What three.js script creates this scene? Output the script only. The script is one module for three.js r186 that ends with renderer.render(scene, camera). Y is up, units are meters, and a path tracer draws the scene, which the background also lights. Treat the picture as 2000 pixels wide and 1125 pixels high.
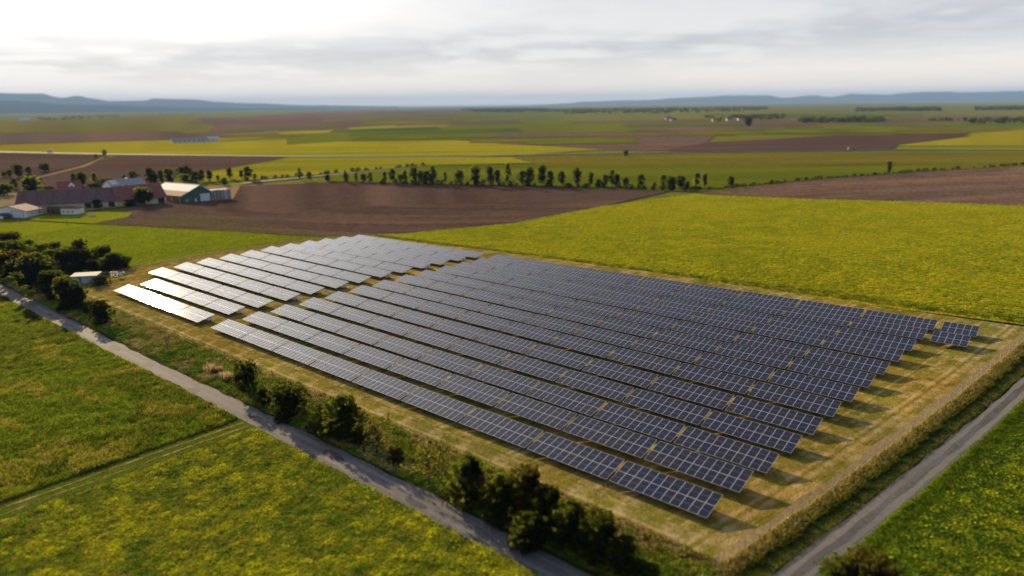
import * as THREE from 'three';
import { mergeGeometries } from 'three/addons/utils/BufferGeometryUtils.js';

// ---------------------------------------------------------------- camera, sky, sun, exposure
const scene = new THREE.Scene();
const EYE = 44.578, PITCH = 0.26844, ROLL = -0.01129, FPX = 1301.55;          // focal length in pixels of the 2000 x 1125 photograph
const camera = new THREE.PerspectiveCamera(2 * Math.atan(562.5 / FPX) * 180 / Math.PI, 1024 / 576, 1, 60000);
camera.position.set(0, EYE, 0);
camera.rotation.set(-PITCH, 0, ROLL, 'XYZ');
camera.focus = 118;
camera.userData.fStop = 0.047;

const renderer = new THREE.WebGLRenderer({ antialias: true });
renderer.toneMapping = THREE.LinearToneMapping;
renderer.toneMappingExposure = 1.7;
renderer.shadowMap.enabled = true;

const D2R = Math.PI / 180;
const SUN_AZ = -36 * D2R, SUN_EL = 17.6 * D2R;
const SUN = new THREE.Vector3(Math.sin(SUN_AZ) * Math.cos(SUN_EL), Math.sin(SUN_EL), -Math.cos(SUN_AZ) * Math.cos(SUN_EL));
const sun = new THREE.DirectionalLight(new THREE.Color().setRGB(1.0, 0.775, 0.455), 5.0);
sun.name = 'sun';
sun.position.copy(SUN).multiplyScalar(400);
sun.target.position.set(0, 0, -130);
sun.position.add(sun.target.position);
sun.castShadow = true; sun.shadow.mapSize.set(4096, 4096); sun.shadow.radius = 1.4;
Object.assign(sun.shadow.camera, { left: -260, right: 260, top: 200, bottom: -200, near: 10, far: 1200 });
scene.add(sun, sun.target);

// ---------------------------------------------------------------- numbers: random, noise
function mulberry(a) { return () => { a |= 0; a = a + 0x6D2B79F5 | 0; let t = Math.imul(a ^ a >>> 15, 1 | a); t = t + Math.imul(t ^ t >>> 7, 61 | t) ^ t; return ((t ^ t >>> 14) >>> 0) / 4294967296; }; }
const hash = (x, y, s) => { let h = Math.imul(x | 0, 374761393) + Math.imul(y | 0, 668265263) + Math.imul(s | 0, 2147483647 ^ 1274126177); h = Math.imul(h ^ h >>> 13, 1274126177); return ((h ^ h >>> 16) >>> 0) / 4294967296; };
function vnoise(x, y, s = 0, per = 0) {
  const ix = Math.floor(x), iy = Math.floor(y), fx = x - ix, fy = y - iy, u = fx * fx * (3 - 2 * fx), v = fy * fy * (3 - 2 * fy);
  const m = per ? (k) => ((k % per) + per) % per : (k) => k;
  const a = hash(m(ix), m(iy), s), b = hash(m(ix + 1), m(iy), s), c = hash(m(ix), m(iy + 1), s), d = hash(m(ix + 1), m(iy + 1), s);
  return a + (b - a) * u + (c - a) * v + (a - b - c + d) * u * v;
}
function fbm(x, y, oct = 4, s = 0, per = 0) { let t = 0, a = 0.5, n = 0; for (let i = 0; i < oct; i++) { t += a * vnoise(x, y, s + i * 17, per); n += a; x *= 2; y *= 2; per *= 2; a *= 0.5; } return t / n; }
function fbmA(u, v, fu, fv, oct, s) {                                          // stretched noise that repeats over one tile
  let t = 0, w = 0.5, n = 0;
  for (let i = 0; i < oct; i++) { const x = u * fu, y = v * fv, ix = Math.floor(x), iy = Math.floor(y), fx = x - ix, fy = y - iy, p = fx * fx * (3 - 2 * fx), q = fy * fy * (3 - 2 * fy), h = (a, b) => hash(a % fu, b % fv, s + i * 13), A = h(ix, iy), B = h(ix + 1, iy), C = h(ix, iy + 1), D = h(ix + 1, iy + 1); t += w * (A + (B - A) * p + (C - A) * q + (A - B - C + D) * p * q); n += w; w *= 0.5; fu *= 2; fv *= 2; }
  return t / n;
}
const clamp = (x, a = 0, b = 1) => Math.min(b, Math.max(a, x));
const sstep = (a, b, x) => { const t = clamp((x - a) / (b - a)); return t * t * (3 - 2 * t); };
const lerp = (a, b, t) => a + (b - a) * t;

// the sky: hazy evening air round a low sun, a thin sheet of cloud with darker streaks low over the horizon
{
  const W = 4096, H = 2048, data = new Float32Array(W * H * 4);
  for (let r = 0; r < H; r++) {
    const el = ((r + 0.5) / H - 0.5) * Math.PI, se = Math.sin(el), ce = Math.cos(el), eld = el / D2R;
    for (let c = 0; c < W; c++) {
      const round = ((c + 0.5) / W - 0.5) * 2 * Math.PI, x = Math.cos(round) * ce, z = Math.sin(round) * ce, o = (r * W + c) * 4;
      if (el < -0.02) { data[o] = 0.14; data[o + 1] = 0.13; data[o + 2] = 0.08; data[o + 3] = 1; continue; }
      const cg = clamp(x * SUN.x + se * SUN.y + z * SUN.z, -1, 1), g = Math.acos(cg) / D2R;
      const low = Math.exp(-((Math.max(0, eld) / 14) ** 2)), glow = (1.55 * Math.exp(-((g / 25) ** 2)) + 0.4 * Math.exp(-g / 6) + 0.2 * Math.exp(-g / 40)) * lerp(0.15, 1, sstep(2, 18, eld));
      const warm = Math.exp(-g / 40);
      let R = lerp(0.10, 0.575, low), G = lerp(0.14, 0.575, low), B = lerp(0.22, 0.572, low); const base = Math.exp(-((Math.max(0, eld) / 2.6) ** 2)); R = lerp(R, 0.90, base); G = lerp(G, 0.74, base); B = lerp(B, 0.56, base);
      R = lerp(R, 0.55, warm * low * 0.9); G = lerp(G, 0.50, warm * low * 0.9); B = lerp(B, 0.45, warm * low * 0.9);
      // cloud sheet
      const k = 1 / (Math.max(0, se) + 0.045), px = x * k, pz = z * k;
      const n = fbm(px * 0.42 + 7.3, pz * 0.42 + 1.7, 5, 3), n2 = fbm(px * 1.9 + 3.1, pz * 1.9 + 9.2, 4, 31);
      const az = Math.atan2(x, -z) / D2R;
      const bandc = 4.4 + clamp(az, -60, 60) * 0.028, band = Math.exp(-(((eld - bandc) / 1.7) ** 2));
      const d = sstep(0.40, 0.60, n * 0.62 + n2 * 0.38 + 0.15 * band - 0.05) * (0.14 + 0.86 * band), lit = sstep(0.52, 0.75, n2) * 0.10 * band;
      R += glow * 0.80; G += glow * 0.765; B += glow * 0.70;
      const s = 1 - 0.29 * d + lit;
      data[o] = R * s * 1.0; data[o + 1] = G * (s + 0.02 * d); data[o + 2] = B * (s + 0.05 * d); data[o + 3] = 1;
    }
  }
  const t = new THREE.DataTexture(data, W, H, THREE.RGBAFormat, THREE.FloatType);
  t.mapping = THREE.EquirectangularReflectionMapping; t.magFilter = THREE.LinearFilter; t.needsUpdate = true;
  scene.background = t; scene.environment = t;
}
scene.fog = new THREE.FogExp2(new THREE.Color().setRGB(0.36, 0.57, 0.95), 0.000046);

// ---------------------------------------------------------------- terrain and places
const PSI = 0.71698, X0 = -62.302, Z0 = -131.162;
const U = new THREE.Vector3(Math.cos(PSI), 0, Math.sin(PSI)), Wd = new THREE.Vector3(U.z, 0, -U.x);    // along the panel rows; across them, uphill
const PO = [0.01191, 0.04554, -0.0003529, 0.0273, -0.0006276, 8.001e-6, -1.441e-5];
function height(x, z) {
  const qx = x - X0, qz = z - Z0; let a = qx * U.x + qz * U.z, d = qx * Wd.x + qz * Wd.z;
  const far = 1 - sstep(150, 420, Math.hypot(a - 20, d - 40));
  a = clamp(a, -80, 128); d = clamp(d, -22, 100);
  return (PO[0] + PO[1] * d + PO[2] * d * d + (PO[3] + PO[4] * d + PO[5] * d * d) * a + PO[6] * a * a) * far;
}
const FXZ = (a, d) => [X0 + U.x * a + Wd.x * d, Z0 + U.z * a + Wd.z * d];                               // field coordinates to world x, z
const F = (a, d, up = 0) => { const [x, z] = FXZ(a, d); return new THREE.Vector3(x, height(x, z) + up, z); };
camera.updateMatrixWorld(true);
function ray(px, py) { return new THREE.Vector3((px - 1000) / FPX, -(py - 562.5) / FPX, -1).applyQuaternion(camera.quaternion).normalize(); }
function G(px, py) {                                                                                     // the point of the ground under a pixel of the photograph
  const d = ray(px, py); let t = EYE / -d.y;
  for (let i = 0; i < 25; i++) t = (EYE - height(d.x * t, d.z * t)) / -d.y;
  return new THREE.Vector3(d.x * t, height(d.x * t, d.z * t), d.z * t);
}
const fwd = new THREE.Vector3(0, 0, -1).applyQuaternion(camera.quaternion);
const depthOf = (p) => fwd.dot(new THREE.Vector3(p.x, p.y - EYE, p.z));
const metre = (p) => FPX / depthOf(p);                                                                   // photograph pixels per metre there
const XZ = (list) => list.map(([x, y]) => { const p = G(x, y); return [p.x, p.z]; });
const FP = (list) => list.map(([a, d]) => FXZ(a, d));

// ---------------------------------------------------------------- objects
const taken = new Map();
function numbered(n) { const k = taken.get(n) ?? 0; taken.set(n, k + 1); return k ? n + '_' + String(k).padStart(3, '0') : n; }
function tag(o, label, category, group, kind) { if (label) o.userData.label = label; if (category) o.userData.category = category; if (group) o.userData.group = group; if (kind) o.userData.kind = kind; return o; }
function thing(name, label, category, group) { const o = new THREE.Group(); o.name = numbered(name); scene.add(o); return tag(o, label, category, group); }
function part(name, geo, mat, parent) { const m = new THREE.Mesh(geo, mat); m.name = name; m.castShadow = m.receiveShadow = true; parent.add(m); return m; }
function struct(name, geo, mat, label, category) { const m = new THREE.Mesh(geo, mat); m.name = numbered(name); m.castShadow = m.receiveShadow = true; scene.add(m); return tag(m, label, category, null, 'structure'); }
const ORD = ['first', 'second', 'third', 'fourth', 'fifth', 'sixth', 'seventh', 'eighth', 'ninth', 'tenth', 'eleventh', 'twelfth', 'thirteenth', 'fourteenth', 'fifteenth', 'sixteenth', 'seventeenth', 'eighteenth', 'nineteenth', 'twentieth', 'twenty-first', 'twenty-second', 'twenty-third', 'twenty-fourth', 'twenty-fifth', 'twenty-sixth', 'twenty-seventh', 'twenty-eighth', 'twenty-ninth', 'thirtieth', 'thirty-first', 'thirty-second', 'thirty-third', 'thirty-fourth', 'thirty-fifth', 'thirty-sixth', 'thirty-seventh', 'thirty-eighth', 'thirty-ninth', 'fortieth', 'forty-first', 'forty-second', 'forty-third', 'forty-fourth', 'forty-fifth'];

function boxAt(x0, x1, y0, y1, z0, z1) { const g = new THREE.BoxGeometry(x1 - x0, y1 - y0, z1 - z0); g.translate((x0 + x1) / 2, (y0 + y1) / 2, (z0 + z1) / 2); return g; }
function bar(a, b, r0, r1 = r0, n = 6) {                                                                 // a tapered rod from a to b
  const d = b.clone().sub(a), g = new THREE.CylinderGeometry(r1, r0, d.length(), n, 1);
  g.translate(0, d.length() / 2, 0); g.applyQuaternion(new THREE.Quaternion().setFromUnitVectors(new THREE.Vector3(0, 1, 0), d.normalize())); g.translate(a.x, a.y, a.z);
  return g;
}
function prism(outline, at, x0, x1) {                                                                    // a flat outline [[u, v] ...] drawn out from x0 to x1; at(x, u, v) places it
  const pos = [], n = outline.length, tri = THREE.ShapeUtils.triangulateShape(outline.map(([u, v]) => new THREE.Vector2(u, v)), []);
  const put = (...p) => p.forEach((q) => pos.push(...q));
  for (let i = 0; i < n; i++) { const a = outline[i], b = outline[(i + 1) % n], A = at(x0, ...a), B = at(x0, ...b), C = at(x1, ...b), D = at(x1, ...a); put(A, B, C, A, C, D); }
  for (const t of tri) { put(...[t[0], t[2], t[1]].map((k) => at(x0, ...outline[k]))); put(...t.map((k) => at(x1, ...outline[k]))); }
  const g = new THREE.BufferGeometry(); g.setAttribute('position', new THREE.Float32BufferAttribute(pos, 3)); g.computeVertexNormals(); return g;
}

// ---------------------------------------------------------------- textures and ground sheets
const s8 = (l) => Math.round(255 * clamp(l <= 0.0031308 ? l * 12.92 : 1.055 * Math.pow(l, 1 / 2.4) - 0.055));
function tile(size, f) {                                                                                 // f(u, v) gives a linear colour; repeats
  const data = new Uint8Array(size * size * 4);
  for (let y = 0; y < size; y++) for (let x = 0; x < size; x++) { const c = f(x / size, y / size), o = (y * size + x) * 4; data[o] = s8(c[0]); data[o + 1] = s8(c[1]); data[o + 2] = s8(c[2]); data[o + 3] = 255; }
  const t = new THREE.DataTexture(data, size, size); t.colorSpace = THREE.SRGBColorSpace; t.wrapS = t.wrapT = THREE.RepeatWrapping; t.magFilter = THREE.LinearFilter; t.needsUpdate = true; return t;
}
function grey(size, f) {
  const data = new Uint8Array(size * size * 4);
  for (let y = 0; y < size; y++) for (let x = 0; x < size; x++) { const v = Math.round(255 * clamp(f(x / size, y / size))), o = (y * size + x) * 4; data[o] = data[o + 1] = data[o + 2] = v; data[o + 3] = 255; }
  const t = new THREE.DataTexture(data, size, size); t.wrapS = t.wrapT = THREE.RepeatWrapping; t.magFilter = THREE.LinearFilter; t.needsUpdate = true; return t;
}
const mix3 = (a, b, t) => [lerp(a[0], b[0], t), lerp(a[1], b[1], t), lerp(a[2], b[2], t)];
function speckled(seed, cols, coarse = 12, fine = 96, streak = 1) {                                      // three colours mixed by coarse and fine noise
  return tile(512, (u, v) => {
    const n = fbm(u * coarse, v * coarse, 4, seed, coarse), m = fbm(u * fine, v * fine * streak, 2, seed + 50, fine);
    let c = mix3(cols[0], cols[1], sstep(0.3, 0.7, n * 0.55 + m * 0.45)); c = mix3(c, cols[2], sstep(0.58, 0.8, fbm(u * coarse * 2, v * coarse * 2, 3, seed + 90, coarse * 2) * 0.6 + m * 0.4));
    const k = 0.72 + 0.56 * m; return [c[0] * k, c[1] * k, c[2] * k];
  });
}
const bumpGrass = grey(512, (u, v) => fbm(u * 64, v * 64, 3, 77, 64));
const bumpSoil = grey(512, (u, v) => 0.5 * (0.5 + 0.5 * Math.sin(v * 40 * 2 * Math.PI + 2 * fbm(u * 8, v * 8, 2, 5, 8))) + 0.5 * fbm(u * 48, v * 48, 3, 78, 48));
const bumpGravel = grey(512, (u, v) => fbm(u * 90, v * 90, 2, 79, 90));
function groundMat(name, tex, metres, bump, depth, rough = 0.95, turn = 0) {
  const put = (t) => { const c = t.clone(); c.needsUpdate = true; c.repeat.set(1 / metres, 1 / metres); c.rotation = turn; return c; };
  const m = new THREE.MeshPhysicalMaterial({ map: put(tex), roughness: rough, vertexColors: true, specularIntensity: rough < 0.9 ? 0.25 : 0 });
  if (bump) { m.bumpMap = put(bump); m.bumpScale = depth; }
  m.name = name; return m;
}
// a sheet of ground over a polygon of world [x, z], cut fine enough to follow the terrain, tinted patch by patch
function sheetGeo(poly, lift, { edge = 6, grow = 0.03, tint = 0.2, patch = 25, seed = 1, hue = 0.08, long = 1, turn = 0, reach = 0.07 } = {}) {
  const tris = THREE.ShapeUtils.triangulateShape(poly.map(([x, z]) => new THREE.Vector2(x, z)), []).map((t) => t.map((k) => poly[k]));
  const out = [], stack = tris; let guard = 0;
  while (stack.length && guard++ < 400000) {
    const t = stack.pop(); let best = -1, len = 0;
    for (let i = 0; i < 3; i++) { const p = t[i], q = t[(i + 1) % 3], l = Math.hypot(p[0] - q[0], p[1] - q[1]) / Math.max(edge, grow * Math.hypot((p[0] + q[0]) / 2, (p[1] + q[1]) / 2)); if (l > len) { len = l; best = i; } }
    if (len <= 1) { out.push(t); continue; }
    const p = t[best], q = t[(best + 1) % 3], r = t[(best + 2) % 3], m = [(p[0] + q[0]) / 2, (p[1] + q[1]) / 2];
    stack.push([p, m, r], [m, q, r]);
  }
  const pos = [], uv = [], col = [], nor = [];
  for (const t of out) {
    const area = (t[1][0] - t[0][0]) * (t[2][1] - t[0][1]) - (t[1][1] - t[0][1]) * (t[2][0] - t[0][0]);
    for (const [x, z] of area < 0 ? t : [t[0], t[2], t[1]]) {
      const dist = Math.hypot(x, z), ps = Math.max(patch, dist * reach);
      pos.push(x, height(x, z) + lift, z); nor.push(0, 1, 0); uv.push(x, -z);
      const xr = (x * Math.cos(turn) + z * Math.sin(turn)) / long, zr = -x * Math.sin(turn) + z * Math.cos(turn), k = 1 + tint * 2 * (fbm(xr / ps + 31, zr / ps + 17, 3, seed) - 0.5), h = hue * 2 * (fbm(xr / ps * 0.7, zr / ps * 0.7, 2, seed + 9) - 0.5);
      col.push(k * (1 + h), k, k * (1 - h));
    }
  }
  const g = new THREE.BufferGeometry();
  g.setAttribute('position', new THREE.Float32BufferAttribute(pos, 3)); g.setAttribute('normal', new THREE.Float32BufferAttribute(nor, 3));
  g.setAttribute('uv', new THREE.Float32BufferAttribute(uv, 2)); g.setAttribute('color', new THREE.Float32BufferAttribute(col, 3));
  return g;
}
function ragged(poly, step, amp, seed) {                                                                 // the same outline with an uneven edge
  const out = [], n = poly.length;
  for (let i = 0; i < n; i++) {
    const a = poly[i], b = poly[(i + 1) % n], L = Math.hypot(b[0] - a[0], b[1] - a[1]), k = Math.max(1, Math.min(80, Math.round(L / step))), nx = (b[1] - a[1]) / L, nz = -(b[0] - a[0]) / L;
    for (let j = 0; j < k; j++) { const t = j / k, w = j ? amp * 2 * (fbm(i * 13.7 + j * 0.45, seed, 3, seed) - 0.5) : 0; out.push([lerp(a[0], b[0], t) + nx * w, lerp(a[1], b[1], t) + nz * w]); }
  }
  return out;
}

// ---------------------------------------------------------------- the land
const T = {
  plain: speckled(1, [[0.11, 0.135, 0.016], [0.16, 0.16, 0.022], [0.15, 0.115, 0.055]], 8, 64),
  meadow: speckled(2, [[0.065, 0.105, 0.012], [0.10, 0.135, 0.018], [0.14, 0.14, 0.03]], 14, 110),
  green: speckled(3, [[0.15, 0.18, 0.005], [0.21, 0.22, 0.007], [0.25, 0.235, 0.011]], 10, 100, 0.5),
  yellow: speckled(4, [[0.20, 0.195, 0.009], [0.30, 0.255, 0.009], [0.34, 0.265, 0.009]], 16, 110),
  lime: speckled(15, [[0.095, 0.115, 0.006], [0.13, 0.14, 0.008], [0.16, 0.15, 0.012]], 10, 90),
  olive: speckled(5, [[0.11, 0.105, 0.012], [0.15, 0.125, 0.014], [0.19, 0.13, 0.022]], 10, 80),
  soil: tile(512, (u, v) => { const f = 0.5 + 0.5 * Math.sin(v * 40 * 2 * Math.PI + 3 * fbm(u * 6, v * 6, 2, 8, 6)), n = fbm(u * 20, v * 20, 4, 9, 20), c = mix3([0.056, 0.034, 0.025], [0.145, 0.091, 0.069], 0.35 * f + 0.65 * n); return c; }),
  mauve: speckled(6, [[0.115, 0.072, 0.052], [0.15, 0.098, 0.07], [0.18, 0.13, 0.075]], 10, 60),
  mown: tile(512, (u, v) => { const s = fbmA(u, v, 24, 1, 4, 61), n = fbm(u * 8, v * 8, 4, 62, 8), m = fbm(u * 128, v * 128, 2, 63, 128);
    let c = mix3([0.15, 0.133, 0.013], [0.31, 0.205, 0.058], sstep(0.34, 0.68, 0.35 * s + 0.5 * n + 0.15 * m)); c = mix3(c, [0.42, 0.285, 0.125], sstep(0.42, 0.78, 0.5 * s + 0.5 * fbm(u * 10, v * 10, 3, 64, 10))); const k = 0.7 + 0.6 * m; return c.map((q) => q * k); }),
  tar: tile(512, (u, v) => { const n = fbm(u * 10, v * 10, 4, 21, 10), m = fbm(u * 128, v * 128, 2, 22, 128), k = 0.62 + 0.3 * n + 0.45 * m; return [0.128 * k, 0.116 * k, 0.116 * k]; }),
  track: tile(512, (u, v) => { const n = fbm(u * 14, v * 14, 4, 23, 14), m = fbm(u * 120, v * 120, 2, 24, 120), k = 0.6 + 0.35 * n + 0.45 * m; return [0.100 * k, 0.096 * k, 0.096 * k]; }),
  patch: tile(256, (u, v) => { const k = 0.6 + 0.8 * fbm(u * 60, v * 60, 3, 26, 60); return [0.07 * k, 0.066 * k, 0.068 * k]; }),
  worn: tile(512, (u, v) => { const n = fbm(u * 12, v * 12, 4, 27, 12), m = fbm(u * 120, v * 120, 2, 28, 120), k = 0.6 + 0.35 * n + 0.45 * m; return [0.165 * k, 0.148 * k, 0.136 * k]; }),
  dirt: speckled(7, [[0.19, 0.135, 0.065], [0.27, 0.20, 0.10], [0.33, 0.25, 0.13]], 14, 120),
};
const ANG = Math.atan2(U.z, U.x);                                          // rows' direction for textures laid along them
const M = {
  plain: groundMat('plain', T.plain, 60), meadow: groundMat('meadow', T.meadow, 11, bumpGrass, 0.12), green: groundMat('green', T.green, 16, bumpGrass, 0.12),
  yellow: groundMat('yellow_crop', T.yellow, 17, bumpGrass, 0.18), olive: groundMat('olive', T.olive, 30, bumpGrass, 0.15), soil: groundMat('soil', T.soil, 26, bumpSoil, 0.15, 0.95, -0.06), mauve: groundMat('mauve', T.mauve, 50),
  mown: groundMat('mown_grass', T.mown, 13, bumpGrass, 0.05, 0.95, 0), tar: groundMat('old_tarmac', T.tar, 7, bumpGravel, 0.01, 0.8), track: groundMat('gravel', T.track, 6, bumpGravel, 0.02, 0.85), dirt: groundMat('bare_earth', T.dirt, 8, bumpGravel, 0.04),
};
const lines = (dx, dz) => Math.atan2(-dx, -dz);                             // texture turn that lays its streaks along a direction
M.mownFront = groundMat('mown_grass', T.mown, 11.7, bumpGrass, 0.05, 0.95, lines(U.x, U.z));
M.mown.map.rotation = M.mown.bumpMap.rotation = lines(Wd.x + 0.185 * U.x, Wd.z + 0.185 * U.z);   // mowing lines follow the track fence, those in front the rows
M.patch = groundMat('mended_tarmac', T.patch, 3, bumpGravel, 0.01, 0.8);
M.worn = groundMat('worn_gravel', T.worn, 5, bumpGravel, 0.015, 0.85);
M.lime = groundMat('lime', T.lime, 24, bumpGrass, 0.12);

// the ground itself, out to the horizon
{
  const ring = [[0, 0]], pos = [], uv = [], col = [], nor = [], idx = [], radii = [0, 20, 40, 60, 80, 100, 120, 140, 160, 180, 200, 220, 240, 260, 280, 300, 320, 340, 370, 400, 430, 470, 520, 650, 850, 1150, 1600, 2300, 3400, 5000, 7500, 10000, 14000, 20000, 27000, 34000], N = 180;
  for (const r of radii) for (let i = 0; i < N; i++) {
    const a = i / N * 2 * Math.PI, x = r * Math.cos(a), z = r * Math.sin(a) - 0.01, ps = Math.max(60, r * 0.12), k = 1 + 0.5 * (fbm(x / ps, z / ps, 3, 4) - 0.5), h = 0.3 * (fbm(x / ps + 5, z / ps, 3, 6) - 0.5);
    pos.push(x, height(x, z) - 0.4 - r * 0.00004, z); uv.push(x, -z); nor.push(0, 1, 0); col.push(k * (1 + h), k, k * (1 - h));
  }
  for (let j = 0; j < radii.length - 1; j++) for (let i = 0; i < N; i++) { const a = j * N + i, b = j * N + (i + 1) % N, c = a + N, d = b + N; idx.push(a, c, b, b, c, d); }
  const g = new THREE.BufferGeometry(); g.setIndex(idx.map((v, k) => idx[k - k % 3 + [0, 2, 1][k % 3]]));
  for (const [n, a, s] of [['position', pos, 3], ['normal', nor, 3], ['uv', uv, 2], ['color', col, 3]]) g.setAttribute(n, new THREE.Float32BufferAttribute(a, s));
  struct('ground', g, M.plain, 'open farmland reaching to the horizon', 'ground');
}
let level = 0;
function field(name, mat, poly, lift, label, o = {}) { return struct(name, sheetGeo(o.rag ? ragged(poly, o.step ?? 3, o.rag, 7 + level) : poly, lift, { seed: 11 + level++, ...o }), mat, label, o.cat ?? 'field'); }
const far = { edge: 16, grow: 0.016, tint: 0.34, long: 7, reach: 0.03, hue: 0.12 };
// far fields, given by their outlines in the photograph and laid on the plain
field('field', M.mauve, XZ([[380, 232], [640, 219], [900, 213], [1000, 216], [800, 226], [600, 236], [420, 246]]), -0.02, 'far mauve stubble field under the skyline', far);
field('field', M.olive, XZ([[0, 236], [350, 226], [420, 246], [340, 256], [0, 261]]), 0.0, 'far green pasture below the grey hills', far);
field('field', M.mauve, XZ([[0, 261.5], [340, 256], [392, 263], [402, 269], [335, 273], [0, 282.5]]), 0.0, 'far brown field left of the long white building', far);
field('field', M.mauve, XZ([[420, 245], [640, 234], [900, 222], [880, 236], [560, 255], [400, 262]]), 0.03, 'far reddish stubble field on the rise', far);
field('field', M.yellow, XZ([[400, 264], [560, 256], [860, 240], [880, 246], [560, 266], [430, 276], [404, 270]]), 0.06, 'far narrow yellow strip on the rise', far);
field('field', M.lime, XZ([[560, 268], [860, 247], [1400, 236], [1440, 247], [1100, 262], [830, 266], [560, 283]]), 0.06, 'far bright green field on the rise', far);
field('field', M.yellow, XZ([[0, 283], [335, 273.5], [430, 277], [800, 266], [980, 281], [1180, 292], [1000, 303.5], [560, 304.5], [215, 300.5], [0, 296]]), 0.03, 'wide yellow-green field beyond the paved lane', far);
field('field', M.mauve, XZ([[800, 266], [1000, 258.5], [1190, 256], [1400, 262], [1380, 278], [1300, 294], [1180, 292], [980, 281]]), 0.08, 'far purple-brown ploughed field', far);
field('field', M.olive, XZ([[1180, 255], [1440, 247], [1700, 244], [2060, 238], [2060, 252], [1840, 258], [1640, 262], [1400, 262]]), 0.05, 'far olive field below the woods', far);
field('field', M.mauve, XZ([[1100, 238], [1420, 232], [1720, 228], [1960, 224], [2060, 226], [2060, 234], [1720, 240], [1420, 244], [1180, 250]]), 0.02, 'far pinkish stubble fields below the woods', far);
field('field', M.soil, XZ([[1300, 295], [1380, 278], [1500, 272], [1640, 264], [1880, 262], [1890, 266], [1760, 282], [1740, 291], [1400, 294.5]]), 0.1, 'far dark ploughed strip', far);
field('field', M.yellow, XZ([[1740, 285], [1900, 266], [1890, 262], [2060, 248], [2060, 284]]), 0.08, 'far yellow-green field beside the dark ploughed strip', far);
field('field', M.green, XZ([[1752, 286.5], [2060, 284.5], [2060, 293.5], [1752, 293]]), 0.12, 'far dark green strip of crop', far);
{ // narrow strips of the far plain
  const r = mulberry(88), kinds = [['mauve', 'brown stubble'], ['olive', 'ochre'], ['lime', 'lime green'], ['lime', 'yellow green'], ['mauve', 'pinkish ploughed'], ['meadow', 'dark green']];
  let n = 0; for (const [x0, x1, y0, y1, slope, count] of [[330, 1060, 220, 262, -0.030, 15], [1060, 2040, 222, 262, -0.006, 20], [640, 1400, 262, 276, -0.012, 5]]) for (let i = 0; i < count; i++) {
    const w = 110 + 260 * r(), x = lerp(x0, x1 - w, r()), y = lerp(y0, y1, (i + r()) / count), h = (1.2 + 3.4 * r()) * (y - 200) / 34, [m, l] = kinds[Math.floor(r() * 6)], s = slope * (x - (x0 + x1) / 2), k = slope * w, c = () => 8 * r();
    if (y + s + k < 214) continue; field('field', M[m], XZ([[x + c(), y + s], [x + w, y + s + k], [x + w + 14 - c(), y + s + k + h], [x - c(), y + s + h]]), 0.11 + 0.012 * n++, `narrow ${l} strip of the far plain, ${ORD[n]} in its patchwork`, far);
  }
}
field('field', M.soil, XZ([[-60, 302], [0, 299.5], [206, 303.5], [150, 325], [60, 346], [-60, 358]]), 0.04, 'brown field left of the grassy lane with shrubs', far);
field('field', M.soil, XZ([[228, 304], [556, 307.5], [520, 316], [400, 336], [270, 360], [60, 374], [-60, 380], [-60, 362], [70, 348], [160, 325]]), 0.04, 'brown field behind the farmyard', far);
field('field', M.yellow, XZ([[400, 336.5], [520, 316.5], [562, 307.8], [1000, 307], [1060, 318], [830, 323], [640, 339], [500, 351], [400, 356]]), 0.04, 'yellow-green wedge of field beyond the paved lane', far);
field('field', M.olive, XZ([[1000, 308], [1200, 303], [1500, 299], [2060, 297], [2060, 318], [1600, 323], [1060, 324]]), 0.06, 'ochre strip of field behind the tree row', far);
field('field', M.lime, XZ([[830, 324], [1060, 320], [1600, 324], [2060, 318], [2060, 322], [1800, 334], [1560, 353], [1400, 368], [1100, 364], [640, 354], [640, 341]]), 0.05, 'green field behind the tree row', far);
field('field', M.mauve, XZ([[1365, 378], [1560, 354], [1800, 335], [2080, 321], [2080, 408], [2000, 403], [1600, 389]]), 0.05, 'brown field beyond the yellow crop', { ...far, rag: 0.4, patch: 8, reach: 0.015, tint: 0.45, long: 14, edge: 5, grow: 0.01, turn: -0.3, hue: 0.16 });
// the nearer land round the panels
const E = { edge: 5, grow: 0.02, tint: 0.25, patch: 18 };
field('ploughed_field', M.soil, XZ([[180, 438], [262, 403], [460, 368], [470, 363], [640, 356], [1100, 365.5], [1310, 373], [1180, 402], [1000, 436.5], [790, 456], [640, 463.5], [400, 449]]), 0.02, 'dark ploughed field between the farmyard and the panels', { ...E, edge: 7, rag: 0.5, patch: 4, reach: 0.012, tint: 0.6, long: 14, turn: 0.16, edge: 3.2 });
field('meadow', M.green, [...XZ([[-120, 440], [60, 432], [180, 438.5], [400, 449.5], [628, 463.5]]), ...FP([[-72.2, 74], [-74.5, 46], [-77.6, 34], [-79.6, 19], [-84, 6], [-104, -13], [-190, -13]])], 0.0, 'bright green meadow behind the shrubs', { ...E, rag: 0.3 });
const CROP = [...FP([[-66, 86], [-4, 90], [55, 89.6], [103, 87], [128, 88]]), ...XZ([[2100, 668], [2300, 560], [2200, 412], [1600, 389.5], [1355, 379], [1180, 402.5], [1000, 437], [790, 456.5]])];
field('yellow_crop', M.yellow, CROP, 0.03, 'wide yellow flowering crop behind the panels', { ...E, edge: 6, rag: 0.3, patch: 22, tint: 0.16 });
const AR = (d, k) => k + 0.185 * d;                                                                      // the fence at the track's side leans a little
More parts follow.
